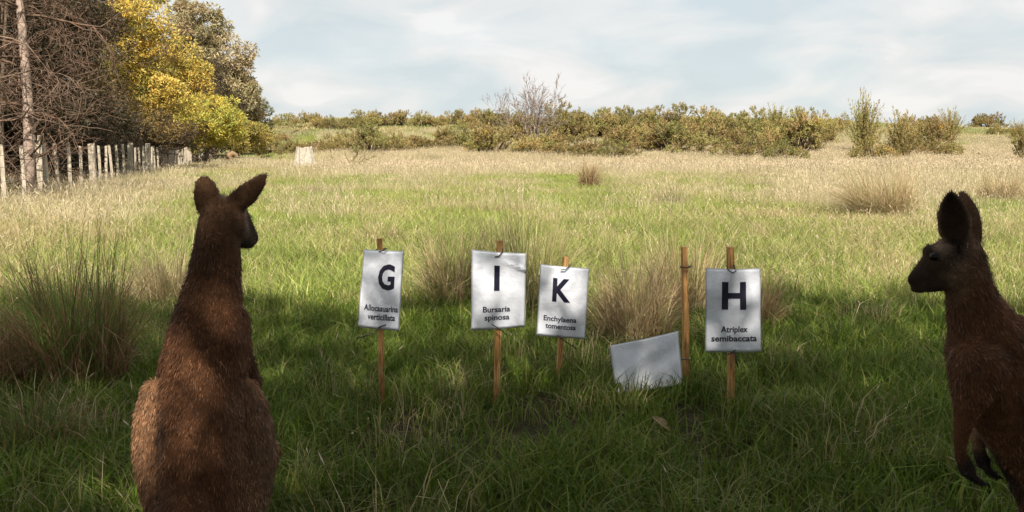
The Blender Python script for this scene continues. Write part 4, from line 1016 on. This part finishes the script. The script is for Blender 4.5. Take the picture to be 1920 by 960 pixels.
# ------------------------------------------------------------------ trees behind the camera that shade the foreground
def shade_trees():
    global RNG
    RNG = np.random.default_rng(900)
    ue = [-800, 0, 300, 480, 560, 640, 760, 820, 900, 1000, 1150, 1330, 1400, 1450, 1750, 1850, 2700]
    ve = [560, 560, 566, 566, 592, 600, 575, 560, 560, 585, 596, 592, 566, 570, 572, 585, 600]
    def od(gx, gy):
        g = np.maximum(gy, .25); v = 283 + .97 * F / g; u = 960 + F * gx / g
        e = np.interp(u, ue, ve) + 5 * np.sin(u / 17.) + 4 * np.sin(u / 41. + 1)
        k = 1.3 * sstep(-8, 8, v - e) + 1.7 * sstep(640, 720, v) + 2.0 * sstep(740, 800, v)
        def hole(k, cu, cv, ru, rv, val):
            w = np.exp(-(((u - cu) / ru) ** 2 + ((v - cv) / rv) ** 2)); return k * (1 - w) + val * w
        k = k * np.clip(.95 + .8 * fbm(gx, gy, .7, 21) + .4 * fbm(gx, gy, .22, 22), .05, 2.2) * (1 - .88 * sstep(.25, .6, fbm(gx, gy, .55, 33)) * sstep(800, 740, v)) * (1 - .8 * sstep(.45, .75, fbm(gx, gy, .3, 34)))
        k = hole(k, 750, 632, 130, 12, .2); k = hole(k, 745, 745, 30, 26, .7); k = hole(k, 1190, 772, 60, 18, 1.0); k = hole(k, 1440, 676, 45, 20, .6)
        k = hole(k, 960, 690, 40, 14, .9); k = hole(k, 560, 655, 60, 14, .8); k = hole(k, 1180, 655, 60, 26, .7)
        for cx in (690, 905, 1340): k = hole(k, cx, 724, 70, 24, .5)
        k = hole(k, 1030, 690, 60, 24, .55); k = hole(k, 1195, 705, 80, 16, .8)
        k = np.maximum(k, 3.6 * sstep(3.2, 3.0, gy) * (gy > .4))
        def gh(k, cx, cy, r, val):
            w = np.exp(-(((gx - cx) / r) ** 2 + ((gy - cy) / r) ** 2)); return k * (1 - w) + val * w
        for cx, cy, r, val in [(-.92, 2.70, .14, .0), (-.91, 2.57, .15, .0), (-.88, 2.44, .15, .0), (-.60, 2.63, .12, .1), (-.68, 2.73, .08, .7), (-.74, 2.46, .10, .8), (-.77, 2.84, .09, .8), (-.56, 2.42, .08, .6), (-.81, 3.13, .12, .1), (-.70, 3.12, .10, .4), (.85, 2.80, .09, .5), (-.68, 2.95, .05, 1.2), (.93, 3.0, .08, .6), (1.0, 2.75, .07, .8), (.857, 2.62, .06, .6), (.95, 2.5, .06, 1.0)]: k = gh(k, cx, cy, r, val)
        k = np.where(gy < .4, 2.2, k)
        k = np.where((u < 340) & (v > 600) & (gy > 3.3), np.maximum(k, 1.3), k)
        k = k * (gy > -6)
        return k
    n = 1200000; A = 20 * 13.
    z = RNG.uniform(4.2, 8.0, n); gx = RNG.uniform(-10, 10, n); gy = RNG.uniform(-6, 7, n)
    L = .115; Wd = .042; aproj = L * Wd * .5 * .55
    need = od(gx, gy) / aproj * A / n           # probability of keeping a leaf
    keep = RNG.uniform(size=n) < need
    z = z[keep]; gx = gx[keep]; gy = gy[keep]; kx = SUN.x / SUN.z; ky = SUN.y / SUN.z
    x = gx + kx * z; y = gy + ky * z; m = len(x); pos = np.stack([x, y, z], -1)
    pal = np.array([(.10, .12, .045), (.13, .14, .055), (.08, .10, .04)])
    tr = [(-5.2, -5.0), (1.6, -3.4), (8.0, -5.4)]
    own = np.argmin([np.hypot(x - a, (y - b) * .6) for a, b in tr], 0)
    labs = ['unseen evergreen behind the camera to the left, shading the foreground', 'unseen evergreen right behind the camera, shading the foreground', 'unseen evergreen behind the camera to the right, shading the foreground']
    for i, (a, b) in enumerate(tr):
        o = empty('shade_tree', (a, b, 0)); s = own == i; B = np.array([a, b, 0]); ns = int(s.sum())
        me = leaves_mesh('crown', pos[s] - B, rnd_unit(ns), L * RNG.uniform(.8, 1.2, ns), Wd, pal[RNG.integers(0, 3, ns)]); link('crown', me, M_leaf, o)
        T = Tubes(); T.add([(0, 0, -.1), (.05, 0, 2), (0, .1, 4), (.1, .1, 7)], [.24, .18, .14, .04], 10, (.2, .15, .11))
        cs = pos[s][RNG.integers(0, ns, 40)] - B
        for c in cs: T.add([(0, 0, 3.2 + .3 * RNG.uniform()), (c[0] * .5, c[1] * .5, 4.0 + .3 * c[2] * .3), tuple(c)], [.05, .03, .01], 5, (.2, .15, .11))
        link('trunk', T.mesh('trunk'), M_bark, o); tag(o, labs[i], 'tree')
    print('shade leaves', m)
shade_trees()
